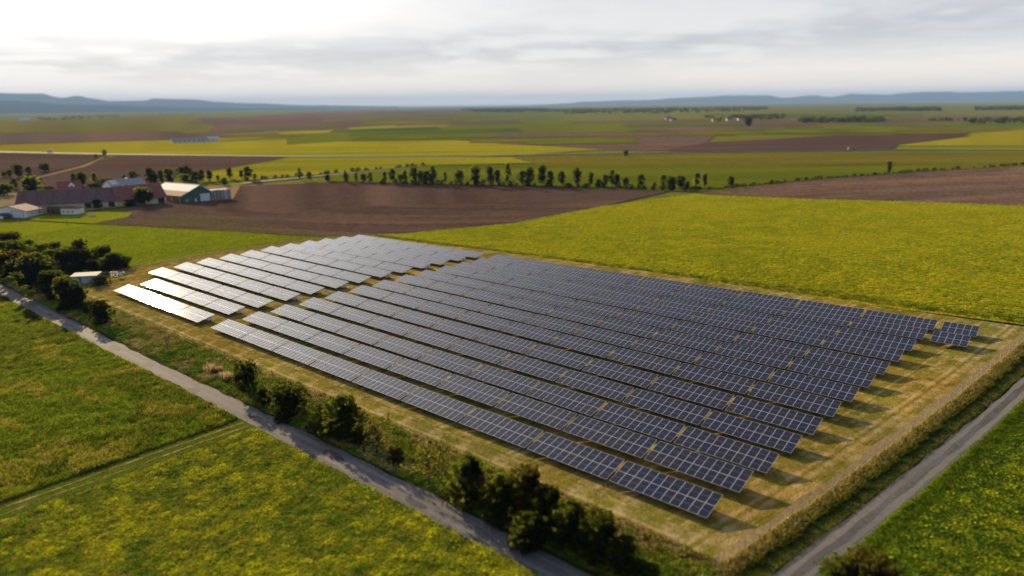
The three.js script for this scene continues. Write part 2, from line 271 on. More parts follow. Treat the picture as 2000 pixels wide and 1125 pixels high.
field('panel_field', M.mown, FP([[-78, 6], [-77, 34], [-73.5, 46], [-71.5, 74], [-66, 85.9], [-4, 89.9], [55, 89.5], [103, 86.9], [AR(87, 113.2), 87], [AR(40, 113.2), 40], [AR(-6, 113.2), -6], [50, -6.2], [-33, -6], [-74, -6]]), 0.05, 'mown grass under the rows of panels', { ...E, tint: 0.3, hue: 0.16, patch: 9, edge: 2.6, cat: 'grass', rag: 0.12 });
field('panel_field', M.mownFront, FP([[-74, -5.9], [-33, -5.9], [50, -6.1], [108, -6], [108, -2], [40, -1.6], [-20, -1.5], [-74, -1]]), 0.065, 'mown grass strip between the fence and the lowest row', { ...E, tint: 0.3, hue: 0.16, patch: 9, edge: 2.6, cat: 'grass', rag: 0.3, step: 2 });
field('earth_strip', M.dirt, FP([[AR(88, 112.7), 88], [AR(88, 113.9), 88], [AR(40, 114), 40], [AR(-6.4, 114), -6.4], [AR(-6.4, 112.8), -6.4], [AR(40, 112.5), 40]]), 0.075, 'strip of bare earth along the fence', { ...E, edge: 2, cat: 'ground', rag: 0.35, step: 1.5 });
field('verge', M.meadow, FP([[-104, -13.9], [-84, 5], [-74, -5.9], [-33, -5.9], [50, -6.1], [AR(-6.2, 113.3), -6.2], [AR(-14, 116.6), -14], [60, -13.9]]), 0.03, 'weedy verge between the road and the fence', { ...E, cat: 'grass', tint: 0.35, hue: 0.2, patch: 7, edge: 3 });
field('verge', M.meadow, FP([[AR(92, 113.9), 92], [AR(130, 114), 130], [AR(130, 119), 130], [AR(40, 117.5), 40], [AR(-40, 117.6), -40], [AR(-40, 113), -40], [AR(-6, 113.9), -6], [AR(40, 113.9), 40]]), 0.045, 'grass verge between the fence and the gravel track', { ...E, cat: 'grass', tint: 0.35, hue: 0.2, patch: 6, edge: 3 });
field('road', M.tar, FP([[-240, -16], [-101, -14.4], [-67, -13.8], [-32, -14.2], [8, -14.5], [36, -14.2], [60, -14], [84, -14.2], [104, -14.6], [150, -15], [150, -18.4], [100, -17.7], [63, -17.5], [32, -17.1], [-22, -17.5], [-60, -17.2], [-88, -17.2], [-240, -19.4]]), 0.07, 'narrow worn tarmac road past the panels', { ...E, cat: 'road', tint: 0.12, patch: 5, edge: 1.8, rag: 0.34, step: 1.3, hue: 0.05 });
field('road_entrance', M.track, FP([[-84, -13.8], [-70, -13.7], [-70.5, -10.5], [-78, -4], [-82, -3.5]]), 0.085, 'gravel entrance from the road to the shed', { ...E, cat: 'road', rag: 0.2, step: 1.5 });
field('meadow', M.meadow, FP([[-260, -18.4], [-88, -17.1], [-22, -17.4], [44.5, -17.2], [45.3, -22], [43.6, -60], [40, -110], [-260, -110]]), 0.04, 'rough mixed meadow beside the road', { ...E, tint: 0.32, hue: 0.22, patch: 9, edge: 3, rag: 0.2 });
field('grass_track', M.meadow, FP([[44.4, -17.3], [51.5, -17.3], [49.2, -22], [47.6, -60], [44, -110], [40.5, -110], [43.8, -60], [45.4, -22]]), 0.055, 'grassy track between two meadows', { ...E, cat: 'track', edge: 2.5 });
for (const o of [0.75, 2.35]) field('wheel_rut', M.mownFront, FP([[45.6 + o, -17.6], [46.1 + o, -17.6], [45.5 + o, -24], [44.2 + o, -60], [43.9 + o, -60], [45.2 + o, -24]]), 0.075, o < 1 ? 'worn wheel rut on the rough meadow side of the grassy track' : 'worn wheel rut on the flowering field side of the grassy track', { ...E, cat: 'track', edge: 1.5, rag: 0.3, step: 1 });
field('flower_meadow', M.lime, FP([[51, -17.3], [63, -17.4], [104, -17.8], [150, -18.3], [150, -110], [44.2, -110], [47.8, -60], [49.4, -22]]), 0.045, 'tall flowering field below the road', { ...E, tint: 0.25, patch: 8, edge: 3, rag: 0.2 });
field('gravel_track', M.track, FP([[AR(130, 118.6), 130], [AR(60, 118.2), 60], [AR(20, 117.7), 20], [AR(-4, 117.7), -4], [AR(-60, 118), -60], [AR(-60, 121.6), -60], [AR(0, 120.7), 0], [AR(20, 120.4), 20], [AR(54, 121), 54], [AR(130, 122), 130]]), 0.065, 'gravel farm track with grass along its middle', { ...E, cat: 'track', tint: 0.2, patch: 4, edge: 1.8, rag: 0.36, step: 1.3 });
field('grass_margin', M.green, FP([[AR(130, 121.8), 130], [AR(54, 120.9), 54], [AR(20, 120.3), 20], [AR(0, 120.6), 0], [AR(-60, 121.5), -60], [AR(-60, 124.5), -60], [AR(0, 123.4), 0], [AR(20, 122.6), 20], [AR(54, 123.2), 54], [AR(130, 124.5), 130]]), 0.05, 'bright grass margin of the gravel track', { ...E, cat: 'grass', edge: 2.5 });
field('bean_field', M.lime, FP([[AR(130, 124.3), 130], [AR(54, 123.1), 54], [AR(20, 122.5), 20], [AR(0, 123.3), 0], [AR(-60, 124.3), -60], [240, -60], [240, 130]]), 0.035, 'leafy bean field beside the gravel track', { ...E, tint: 0.25 });
field('earth_path', M.dirt, FP([[-104, -8], [-88, 1], [-80.6, 9], [-79.4, 19], [-77.4, 34], [-74.2, 46], [-72.2, 60], [-71.6, 73], [-70.4, 73], [-71, 60], [-72.8, 46], [-76, 34], [-78, 19], [-79, 9], [-86, -1], [-102, -10]]), 0.075, 'worn earth path between the green meadow and the panels', { ...E, cat: 'path', edge: 2, rag: 0.25, step: 1.5 });
// wheel bands worn into the road and the gravel track
for (const [d0, l] of [[-15.15, 'worn wheel band on the panel side of the tarmac road'], [-16.6, 'worn wheel band on the meadow side of the tarmac road']]) field('wheel_band', M.worn, FP([[-100, d0 - 0.1], [-32, d0 + 0.28], [60, d0 + 0.32], [110, d0], [110, d0 - 0.55], [60, d0 - 0.25], [-32, d0 - 0.32], [-100, d0 - 0.7]]), 0.078, l, { ...E, cat: 'road', edge: 1.6, rag: 0.25, step: 1.2, tint: 0.3, patch: 3 });
for (const [k, l] of [[118.45, 'pale wheel band on the fence side of the gravel track'], [119.95, 'pale wheel band on the bean field side of the gravel track']]) field('wheel_band', M.worn, FP([[AR(110, k - 0.1), 110], [AR(20, k - 0.35), 20], [AR(-40, k - 0.2), -40], [AR(-40, k + 0.5), -40], [AR(20, k + 0.3), 20], [AR(110, k + 0.5), 110]]), 0.073, l, { ...E, cat: 'track', edge: 1.6, rag: 0.22, step: 1.2, tint: 0.3, patch: 3 });
{ // mended places in the tarmac
  const r = mulberry(55); for (let i = 0; i < 9; i++) { const a = -70 + i * 19 + 8 * r(), d = -16.6 + 1.5 * r(), l = 0.8 + 1.8 * r(), w = 0.35 + 0.5 * r(), p = []; for (let k = 0; k < 9; k++) { const t = k / 9 * 6.283, q = 0.75 + 0.5 * r(); p.push([a + Math.cos(t) * l * q, d + Math.sin(t) * w * q]); } field('tarmac_patch', M.patch, FP(p), 0.087 + i * 0.0006, `darker mended patch in the tarmac road, ${ORD[i]} from the shed`, { ...E, cat: 'road', edge: 0.8 }); }
}
// paved lane across the plain, given by its edges in the photograph
field('lane', M.track, XZ([[-60, 294.6], [215, 300.4], [560, 304.6], [900, 305], [1000, 302], [1400, 295.6], [2060, 288], [2060, 289.6], [1400, 297.2], [1000, 303.8], [900, 306.8], [560, 306.4], [215, 302], [-60, 296.4]]), 0.15, 'pale paved lane crossing the plain', { ...far, cat: 'road' });
field('lane', M.track, XZ([[455, 361], [500, 353.2], [560, 348.4], [640, 340.8], [830, 324.4], [830, 325.2], [650, 341.4], [560, 350], [480, 356.5], [445, 363]]), 0.15, 'pale lane leaving the farmyard past the tree row', { ...far, cat: 'road' });
field('lane', M.dirt, XZ([[66, 347], [160, 324], [206, 304], [212, 304], [168, 325.5], [76, 348]]), 0.12, 'sandy lane lined with shrubs between two brown fields', { ...far, cat: 'road' });
field('farmyard', M.dirt, XZ([[-80, 424], [0, 421], [60, 424], [125, 417], [240, 404], [330, 397], [420, 391], [455, 389], [470, 362], [300, 362], [0, 378], [-80, 382]]), 0.04, 'earth of the farmyard round the barns', { ...E, cat: 'ground', edge: 6 });
field('lawn', M.green, XZ([[50, 424], [128, 417], [175, 413], [258, 415.5], [250, 424], [180, 437], [60, 430.5]]), 0.07, 'lit lawn in front of the white shed', { ...E, cat: 'grass' });

// hills: ridges with a crest traced at their distance, a foot on the plain and a back
function hills(name, label, crest, dist, deep, mat, seed) {
  const n = 160, m = 12, pos = [], idx = [], xs = crest.map((c) => c[0]);
  for (let i = 0; i <= n; i++) {
    const x = lerp(xs[0], xs[xs.length - 1], i / n); let k = 0; while (k < xs.length - 2 && xs[k + 1] < x) k++;
    const t = (x - xs[k]) / (xs[k + 1] - xs[k]), y = lerp(crest[k][1], crest[k + 1][1], t * t * (3 - 2 * t)), d = ray(x, y), s = dist / Math.hypot(d.x, d.z), top = EYE + d.y * s + dist * 0.001 * (fbm(i * 0.35, seed, 3, seed) - 0.5);
    for (let j = 0; j <= m; j++) {
      const v = j / m * 2 - 1, r = (dist + v * deep) / dist, p = Math.cos(v * Math.PI / 2) ** 0.8 * (1 - 0.35 * fbm(i * 0.18, j * 0.6 + seed, 3, seed) * (1 - (1 - Math.abs(v)) ** 3));
      pos.push(d.x * s * r, -12 + (top + 12) * p, d.z * s * r);
    }
  }
  for (let i = 0; i < n; i++) for (let j = 0; j < m; j++) { const a = i * (m + 1) + j, b = a + m + 1; idx.push(a, b, a + 1, a + 1, b, b + 1); }
  const g = new THREE.BufferGeometry(); g.setAttribute('position', new THREE.Float32BufferAttribute(pos, 3)); g.setIndex(idx); g.computeVertexNormals();
  struct(name, g, mat, label, 'hills');
}
const wooded = new THREE.MeshPhysicalMaterial({ specularIntensity: 0, color: new THREE.Color().setRGB(0.03, 0.045, 0.035), roughness: 1, name: 'wooded_hill' });
hills('hills', 'hazy wooded hills behind the farmyard', [[-160, 190], [0, 182], [75, 182.5], [120, 191], [150, 187], [175, 192], [217, 197.5], [282, 197], [300, 192.5], [375, 194], [425, 199], [500, 202], [620, 205.5], [780, 207.6]], 22000, 3600, wooded, 3);
hills('hills', 'nearer grey ridge in front of the hazy hills', [[-160, 205], [0, 196], [60, 198], [110, 203], [200, 205], [300, 208], [420, 211], [540, 212], [640, 211.6]], 14000, 1900, wooded, 8);
hills('hills', 'long blue ridge along the skyline', [[1040, 205], [1100, 202], [1150, 198], [1250, 195.5], [1350, 190], [1430, 186], [1470, 186.5], [1500, 186], [1530, 191], [1590, 186], [1620, 189], [1665, 183], [1740, 185], [1760, 182], [1810, 179], [1900, 180], [2000, 177], [2160, 178]], 27000, 4200, wooded, 5);

// ---------------------------------------------------------------- solar tables
const frameMat = new THREE.MeshStandardMaterial({ color: new THREE.Color().setRGB(0.44, 0.44, 0.47), roughness: 0.6, metalness: 0.1, name: 'aluminium' });
const steel = new THREE.MeshStandardMaterial({ color: new THREE.Color().setRGB(0.36, 0.36, 0.37), roughness: 0.5, metalness: 0.6, name: 'galvanised_steel' });
const backing = new THREE.MeshStandardMaterial({ color: new THREE.Color().setRGB(0.55, 0.55, 0.56), roughness: 0.7, name: 'backsheet' });
const MW = 1.051, ML = 1.963, GAP = 0.02, PIT = MW + GAP, MIDGAP = 0.03, TILT = 0.2054, LOW = 0.8;
const cellTex = (seed, r, g, b) => tile(256, (u, v) => {
  const cu = (u * 6) % 1, cv = (v * 24) % 1, mid = Math.abs(v - 0.5) < 0.011, n = 0.9 + 0.2 * hash(Math.floor(u * 6), Math.floor(v * 24), seed);
  if (mid) return [0.16, 0.16, 0.19];
  if (cu < 0.035 || cu > 0.965 || cv < 0.05 || cv > 0.95) return [0.028, 0.028, 0.036];
  return [r * n, g * n, b * n];
});
const glassRough = grey(256, (u, v) => 0.55 + 0.35 * fbm(u * 3, v * 24, 4, 41, 3));
const panes = [[0.008, 0.0085, 0.030], [0.012, 0.0085, 0.026], [0.007, 0.009, 0.034], [0.0095, 0.0095, 0.025], [0.0165, 0.0115, 0.025]].map((c, k) => new THREE.MeshPhysicalMaterial({ map: cellTex(k, ...c), roughness: 0.07, roughnessMap: glassRough, ior: 1.5, name: 'cell_glass' }));
const moduleGeo = (() => {                                                  // frame with a raised rim, glass set 4 mm deep; groups: frame, glass, back
  const w = MW / 2, l = ML / 2, r = 0.027, t = 0.04, d = 0.004, pos = [], uv = [], groups = [];
  const quad = (a, b, c, e, q = [[0, 0], [1, 0], [1, 1], [0, 1]]) => { for (const [p, k] of [[a, 0], [b, 1], [c, 2], [a, 0], [c, 2], [e, 3]]) { pos.push(...p); uv.push(...q[k]); } };
  const O = [[-w, l], [w, l], [w, -l], [-w, -l]], I = [[-w + r, l - r], [w - r, l - r], [w - r, -l + r], [-w + r, -l + r]], V = (p, y) => [p[0], y, p[1]];
  for (let i = 0; i < 4; i++) { const j = (i + 1) % 4; quad(V(O[i], 0), V(O[j], 0), V(I[j], 0), V(I[i], 0)); quad(V(O[i], -t), V(O[j], -t), V(O[j], 0), V(O[i], 0)); quad(V(I[i], 0), V(I[j], 0), V(I[j], -d), V(I[i], -d)); }
  groups.push([0, pos.length / 3, 0]); let s = pos.length / 3;
  quad(V(I[0], -d), V(I[1], -d), V(I[2], -d), V(I[3], -d)); groups.push([s, 6, 1]); s += 6;
  quad(V(O[3], -0.03), V(O[2], -0.03), V(O[1], -0.03), V(O[0], -0.03)); groups.push([s, 6, 2]);
  const g = new THREE.BufferGeometry(); g.setAttribute('position', new THREE.Float32BufferAttribute(pos, 3)); g.setAttribute('uv', new THREE.Float32BufferAttribute(uv, 2)); g.computeVertexNormals();
  groups.forEach((q) => g.addGroup(...q)); return g;
})();
const rngP = mulberry(5);
const postGeo = new Map();
const SLOPE = 2 * ML + MIDGAP, cT = Math.cos(TILT), sT = Math.sin(TILT);
function tableParts(n) {                                                    // shared geometries of a table n modules wide
  if (postGeo.has(n)) return postGeo.get(n);
  const wide = n * PIT - GAP, k = n > 6 ? 4 : 2, xs = Array.from({ length: k }, (_, i) => -wide / 2 + 1.3 + i * (wide - 2.6) / (k - 1));
  const g = { wide, xs, purlin: boxAt(-wide / 2 + 0.02, wide / 2 - 0.02, -0.10, -0.042, -0.03, 0.03), rafter: boxAt(-0.035, 0.035, -0.19, -0.103, -SLOPE / 2 + 0.2, SLOPE / 2 - 0.2),
    front: boxAt(-0.045, 0.045, -0.5, LOW + 0.9 * sT - 0.17, -0.04, 0.04), rear: boxAt(-0.045, 0.045, -0.5, LOW + (SLOPE - 0.75) * sT - 0.17, -0.04, 0.04) };
  postGeo.set(n, g); return g;
}
function solarTable(n, a, d, y, slope, label) {                             // a: its middle along the row, d: its low edge across, y: ground there
  const t = thing('solar_table', label, 'solar panel', 'solar tables in the fenced field'), g = tableParts(n);
  const [x, z] = FXZ(a, d); t.position.set(x, y, z); t.rotation.order = 'YZX'; t.rotation.y = -PSI; t.rotation.z = Math.atan(slope);
  const tilt = TILT + (rngP() - 0.5) * 0.013, q = new THREE.Quaternion().setFromAxisAngle(new THREE.Vector3(1, 0, 0), tilt), roll = (rngP() - 0.5) * 0.004;
  const on = (m, x, s, up) => { m.position.set(x, LOW + s * Math.sin(tilt) + up * cT, -s * Math.cos(tilt) + up * sT); m.quaternion.copy(q); };
  const lean = rngP();
  for (let r = 0; r < 2; r++) for (let c = 0; c < n; c++) {
    const m = part('solar_module', moduleGeo, [frameMat, panes[Math.floor((rngP() * 0.75 + lean * 0.25) * 5) % 5], backing], t);
    on(m, -g.wide / 2 + c * PIT + MW / 2, ML / 2 + r * (ML + MIDGAP), 0); m.rotateZ(roll + (rngP() - 0.5) * 0.006); m.rotateX((rngP() - 0.5) * 0.008);
  }
  for (const s of [0.55, 1.45, 2.5, 3.4]) on(part('purlin', g.purlin, steel, t), 0, s, 0);
  for (const x of g.xs) { on(part('rafter', g.rafter, steel, t), x, SLOPE / 2, 0); part('post', g.front, steel, t).position.set(x, 0, -0.9 * cT); part('post', g.rear, steel, t).position.set(x, 0, -(SLOPE - 0.75) * cT); }
  return t;
}
const RS = [-0.004, 0.703, 1.334, 1.828, 2.344, 2.872, 3.539, 4.1, 4.664, 5.271, 5.903, 6.397, 6.957];
const RE = [0, 0.31, 0.548, 0.74, 0.883, 1.092, 1.243, 1.386, 1.462, 1.472, 1.469, 1.458, 1.427];
const RSL = [0.027, 0.025, 0.02, 0.017, 0.016, 0.016, 0.016, 0.015, 0.016, 0.018, 0.02, 0.023, 0.026];
const RD = [-0.207, -0.102, -0.24, 0.036, 0.079, 0.212, 0.06, 0.29, 0.137, 0.421, -0.033, -0.003, -0.652];
const RL = [0.822, 0.586, 0.046, 0.019, 0.218, -0.066, -0.17, 0.014, -0.178, 0.099, -0.246, -0.266, -0.879];
const DROW = 6.39455, TABLE = 11 * PIT - GAP, TPIT = 12.145, AISLE = 5.2663, BEND = -1.441e-5;
const rowY = (i, a) => RE[i] + RSL[i] * a + BEND * a * a;
for (let i = 0; i < 13; i++) {
  const d = i * DROW + RD[i], put = (a, n, label) => solarTable(n, a, d, rowY(i, a), RSL[i] + 2 * BEND * a, label);
  for (let k = 0; k < 9; k++) put(RS[i] + k * TPIT + TABLE / 2, 11, `solar table in ${ORD[i]} row from the bushes, ${ORD[k]} beyond the aisle towards gravel track`);
  const nl = i < 2 ? 4 : 5;
  for (let k = 0; k < nl; k++) put(RS[i] - AISLE - RL[i] - k * TPIT - TABLE / 2, 11, `pale glossy solar table in ${ORD[i]} row from the bushes, ${ORD[k]} beyond the aisle towards shed`);
  if (i > 10) put(RS[i] + 9 * TPIT - 0.384 + 1.03 + (5 * PIT - GAP) / 2, 5, `short solar table, five modules wide, at the track end of ${i === 11 ? 'the second last' : 'the last'} row`);
}
// inverter cabinets under the aisle ends of the pale rows
const cabinetMat = new THREE.MeshStandardMaterial({ color: new THREE.Color().setRGB(0.62, 0.68, 0.74), roughness: 0.45, name: 'cabinet_paint' });
const darkPlastic = new THREE.MeshStandardMaterial({ color: new THREE.Color().setRGB(0.03, 0.03, 0.035), roughness: 0.5, name: 'dark_plastic' });
[0, 1, 3, 5, 7, 9, 11].forEach((i) => {
  const t = thing('inverter_cabinet', `white inverter cabinet at the aisle end of the ${ORD[i]} row from the bushes`, 'cabinet', 'inverter cabinets along the aisle'), a = RS[i] - AISLE - RL[i] - 0.55, p = F(a, i * DROW + RD[i] + 2.95);
  t.position.copy(p); t.rotation.y = -PSI + Math.PI / 2;
  part('housing', boxAt(-0.42, 0.42, 0.32, 1.18, -0.14, 0.14), cabinetMat, t); part('door', boxAt(-0.38, 0.38, 0.38, 1.12, 0.143, 0.165), cabinetMat, t); part('handle', boxAt(0.3, 0.33, 0.68, 0.84, 0.168, 0.19), darkPlastic, t);
  part('cable_duct', boxAt(-0.2, 0.2, 0.02, 0.317, -0.06, 0.06), darkPlastic, t);
  for (const x of [-0.36, 0.36]) part('leg', boxAt(x - 0.03, x + 0.03, -0.25, 0.317, -0.05, 0.05), steel, t);
});

// ---------------------------------------------------------------- vegetation
const leafMat = (name, r, g, b, through = 0.66) => new THREE.MeshPhysicalMaterial({ color: new THREE.Color().setRGB(r, g, b), vertexColors: true, roughness: 0.85, transmission: through, thickness: 0, specularIntensity: 0.02, side: THREE.DoubleSide, name });
const L = {
  dark: leafMat('dark_leaves', 0.40, 0.50, 0.06), mid: leafMat('green_leaves', 0.50, 0.61, 0.07), olive: leafMat('olive_leaves', 0.46, 0.43, 0.075), yellow: leafMat('yellow_leaves', 0.50, 0.42, 0.045),
  grass: leafMat('grass_blades', 1, 1, 1, 0.55), crop: leafMat('crop_leaves', 1, 1, 1, 0.55),
};
const bark = new THREE.MeshStandardMaterial({ color: new THREE.Color().setRGB(0.07, 0.052, 0.04), roughness: 0.95, name: 'bark' });
const twig = new THREE.MeshStandardMaterial({ color: new THREE.Color().setRGB(0.11, 0.085, 0.065), roughness: 0.95, name: 'dry_twigs' });
// a crown of unit width and height standing on y = 0: leaf-sized faces in clumps spread through several lobes
function crownGeo(seed, { lobes = 9, clumps = 90, leaves = 28, leaf = 0.035, y0 = 0.12, wide = 0.5, top = 1, shape = 1, loose = 0.07, vary = 0.35 }) {
  const r = mulberry(seed), pos = [], col = [], nor = [], c = new THREE.Vector3(), p = new THREE.Vector3(), a = new THREE.Vector3(), b = new THREE.Vector3(), n = new THREE.Vector3();
  const L0 = Array.from({ length: lobes }, (_, i) => { const v = (i + 0.5) / lobes, h = lerp(y0, top, Math.pow(v, 0.9)), girth = Math.pow(Math.sin(Math.PI * clamp(lerp(0.18, 0.86, v))), 0.7 * shape), an = i * 2.4 + r(), off = (0.1 + 0.42 * r()) * wide * girth; return { x: Math.cos(an) * off, z: Math.sin(an) * off, y: Math.min(h, top - 0.12), r: (0.34 + 0.3 * r()) * wide * (0.6 + 0.6 * girth) }; });
  for (let k = 0; k < clumps; k++) {
    const l = L0[Math.floor(r() * lobes)], u = 2 * r() - 1, an = r() * 6.283, s = Math.sqrt(1 - u * u), rr = l.r * (0.25 + 0.78 * Math.sqrt(r()));
    c.set(l.x + Math.cos(an) * s * rr, clamp(l.y + u * rr * 0.85, y0 * 0.3, top), l.z + Math.sin(an) * s * rr);
    const tone = 1 + vary * 2 * (r() - 0.5), warm = 1 + 0.22 * (r() - 0.5), size = leaf * (0.8 + 0.5 * r());
    for (let i = 0; i < leaves; i++) {
      p.set(r() + r() - 1, r() + r() - 1, r() + r() - 1).multiplyScalar(loose * (0.7 + 0.6 * r())).add(c); if (p.y < 0.01) p.y = 0.01 + 0.05 * r();
      a.set(r() - 0.5, r() - 0.5, r() - 0.5).normalize(); b.set(r() - 0.5, r() - 0.5, r() - 0.5).cross(a).normalize();
      a.multiplyScalar(size * (0.6 + 0.6 * r())); b.multiplyScalar(size * (0.4 + 0.4 * r())); n.copy(a).cross(b).normalize();
      const q = tone * (0.85 + 0.3 * r());
      pos.push(p.x - a.x, p.y - a.y, p.z - a.z, p.x + b.x, p.y + b.y, p.z + b.z, p.x + a.x, p.y + a.y, p.z + a.z, p.x - a.x, p.y - a.y, p.z - a.z, p.x + a.x, p.y + a.y, p.z + a.z, p.x - b.x, p.y - b.y, p.z - b.z);
      for (let v = 0; v < 6; v++) { nor.push(n.x, n.y, n.z); col.push(q * warm, q, q / warm); }
    }
  }
  const g = new THREE.BufferGeometry(); g.setAttribute('position', new THREE.Float32BufferAttribute(pos, 3)); g.setAttribute('normal', new THREE.Float32BufferAttribute(nor, 3)); g.setAttribute('color', new THREE.Float32BufferAttribute(col, 3)); return g;
}
function trunkGeo(seed, top, stems = 1, limbs = 6, thick = 0.03) {
  const r = mulberry(seed), gs = [], v = (x, y, z) => new THREE.Vector3(x, y, z);
  for (let s = 0; s < stems; s++) {
    const an = r() * 6.28, lean = stems > 1 ? 0.22 : 0.04, base = v(Math.cos(an) * 0.02 * stems, -0.06, Math.sin(an) * 0.02 * stems), mid = v(Math.cos(an) * lean * 0.5, top * 0.5, Math.sin(an) * lean * 0.5), end = v(Math.cos(an) * lean, top, Math.sin(an) * lean), t = thick / Math.sqrt(stems);
    gs.push(bar(base, mid, t, t * 0.7, 7), bar(mid, end, t * 0.7, t * 0.25, 6));
    for (let i = 0; i < limbs; i++) { const f = 0.3 + 0.6 * (i + r()) / limbs, p = base.clone().lerp(end, f), a2 = r() * 6.28, q = p.clone().add(v(Math.cos(a2) * 0.22, 0.1 + 0.12 * r(), Math.sin(a2) * 0.22)); gs.push(bar(p, q, t * 0.4, t * 0.12, 5)); }
  }
  const g = mergeGeometries(gs); g.deleteAttribute('uv'); return g;
}
// kinds: [crown, trunk]
const K = {
  bush: [1, 2, 3].map((s) => [crownGeo(100 + s, { lobes: 14, clumps: 420, leaves: 40, leaf: 0.021, y0: 0.05, wide: 0.56, loose: 0.062 }), trunkGeo(200 + s, 0.7, 4, 4, 0.03)]),
  shrub: [1, 2].map((s) => [crownGeo(120 + s, { lobes: 11, clumps: 240, leaves: 32, leaf: 0.025, y0: 0.07, wide: 0.55, loose: 0.07 }), trunkGeo(220 + s, 0.75, 3, 5, 0.026)]),
  sparse: [1, 2].map((s) => [crownGeo(140 + s, { lobes: 14, clumps: 90, leaves: 20, leaf: 0.022, y0: 0.3, wide: 0.52, loose: 0.06, shape: 0.6 }), trunkGeo(240 + s, 0.86, 1, 14, 0.03)]),
  round: [1, 2].map((s) => [crownGeo(160 + s, { lobes: 12, clumps: 190, leaves: 22, leaf: 0.036, y0: 0.22, wide: 0.5, loose: 0.07 }), trunkGeo(260 + s, 0.7, 1, 6, 0.035)]),
  slim: [1, 2, 3, 4].map((s) => [crownGeo(180 + s, { lobes: 9, clumps: 110, leaves: 20, leaf: 0.05, y0: 0.2, wide: 0.5, loose: 0.09, shape: 1.1 }), trunkGeo(280 + s, 0.75, 1, 5, 0.035)]),
};
const rngV = mulberry(77);
function grow(name, kind, mat, label, p, wide, tall, category, group) {
  const t = thing(name, label, category, group), set = K[kind], [c, tr] = set[Math.floor(rngV() * set.length)];
  t.position.copy(p); t.rotation.y = rngV() * 6.28; t.scale.set(wide, tall, wide);
  part('crown', c, mat, t); part(kind === 'bush' || kind === 'shrub' ? 'stems' : 'trunk', tr, bark, t); return t;
}
// px, foot and top in the photograph, width in its pixels
function plant(name, kind, mat, label, px, foot, top, wide, category, group, k = 1) { const p = G(px, foot), m = metre(p), back = EYE / Math.hypot(p.x, p.z); return grow(name, kind, mat, label, p, wide / m, Math.max(0.5, k * (foot - top) / m / (1 + 0.15 * back)), category, group); }

// trees of the row behind the ploughed field
const TREES = [[586, 351, 331, 8], [605, 352, 339, 8], [640, 355, 342, 13], [676, 357, 336, 14], [696, 356, 337, 9], [710, 356, 337, 15], [724, 357, 336, 10], [752, 358, 335, 9], [767, 358, 329, 16], [782, 358, 343, 13], [791, 358, 331, 14], [810, 358, 330, 17], [822, 358, 333, 12], [834, 359, 335, 15], [846, 359, 327, 13], [869, 359, 333, 10], [897, 359, 330, 21], [929, 361, 329, 25], [957, 360, 330, 22], [972, 361, 335, 16], [991, 361, 326, 17], [1019, 361, 331, 15], [1034, 361, 331, 17], [1059, 362, 329, 19], [1074, 362, 332, 17], [1097, 362, 338, 12], [1126, 363, 329, 19], [1153, 363, 336, 15], [1169, 364, 352, 10], [1181, 364, 343, 11], [1195, 364, 338, 13], [1204, 366, 340, 13], [1222, 366, 346, 11], [1251, 368, 344, 12], [1277, 368, 354, 8], [1294, 369, 345, 15], [1310, 371, 345, 19], [1328, 369, 343, 17], [1342, 371, 355, 13], [1360, 368, 341, 13], [1375, 366, 339, 15], [1427, 366, 344, 14]];
TREES.forEach(([x, f, t, w], i) => plant('field_tree', i % 5 === 2 || w > 18 ? 'round' : 'slim', rngV() < 0.5 ? L.mid : L.dark, `dark slender tree in the row behind the ploughed field, ${ORD[i]} from the farmyard lane`, x, f, t, w * (0.9 + 0.6 * rngV()), 'tree', 'trees of the row behind the ploughed field', 0.85 + 0.35 * rngV()));
// trees and shrubs round the farm
const FARM = [[9, 346, 335, 12, 'slim', 'mid'], [20, 345, 332, 10, 'slim', 'dark'], [37, 347, 322, 22, 'round', 'dark'], [57, 340, 326, 10, 'slim', 'dark'], [89, 335, 319, 22, 'round', 'dark'], [30, 368, 350, 14, 'slim', 'dark'], [54, 353, 341, 12, 'slim', 'mid'], [14, 381, 358, 26, 'round', 'dark'], [0, 381, 366, 22, 'shrub', 'mid'], [66, 381, 346, 44, 'round', 'mid'], [97, 378, 364, 28, 'shrub', 'mid'], [147, 363, 339, 14, 'slim', 'dark'], [162, 364, 337, 22, 'slim', 'dark'], [186, 359, 338, 12, 'slim', 'mid'], [211, 361, 348, 40, 'round', 'dark'], [185, 371, 358, 34, 'shrub', 'olive'], [244, 355, 342, 8, 'slim', 'dark'], [262, 357, 335, 20, 'slim', 'dark'], [295, 360, 329, 19, 'slim', 'dark'], [304, 362, 340, 14, 'slim', 'dark'], [316, 360, 334, 16, 'slim', 'mid'], [332, 361, 330, 24, 'slim', 'dark'], [355, 349, 326, 17, 'slim', 'dark'], [367, 349, 324, 17, 'slim', 'mid'], [360, 356, 340, 22, 'slim', 'mid'], [383, 357, 336, 24, 'slim', 'dark'], [395, 354, 332, 11, 'slim', 'dark'], [410, 354, 332, 14, 'slim', 'dark'], [426, 354, 343, 7, 'slim', 'dark'], [449, 349, 328, 13, 'slim', 'mid'], [438, 361, 348, 16, 'shrub', 'dark'], [472, 348, 332, 10, 'slim', 'mid'], [485, 351, 326, 17, 'slim', 'dark'], [498, 352, 340, 8, 'slim', 'mid'], [282, 400, 366, 35, 'round', 'mid'], [256, 402, 390, 26, 'shrub', 'dark'], [190, 406, 390, 18, 'shrub', 'dark'], [171, 338, 327, 0, '', ''], [205, 305, 293, 10, 'slim', 'dark'], [188, 308, 301, 8, 'slim', 'mid']].filter((t) => t[3]);
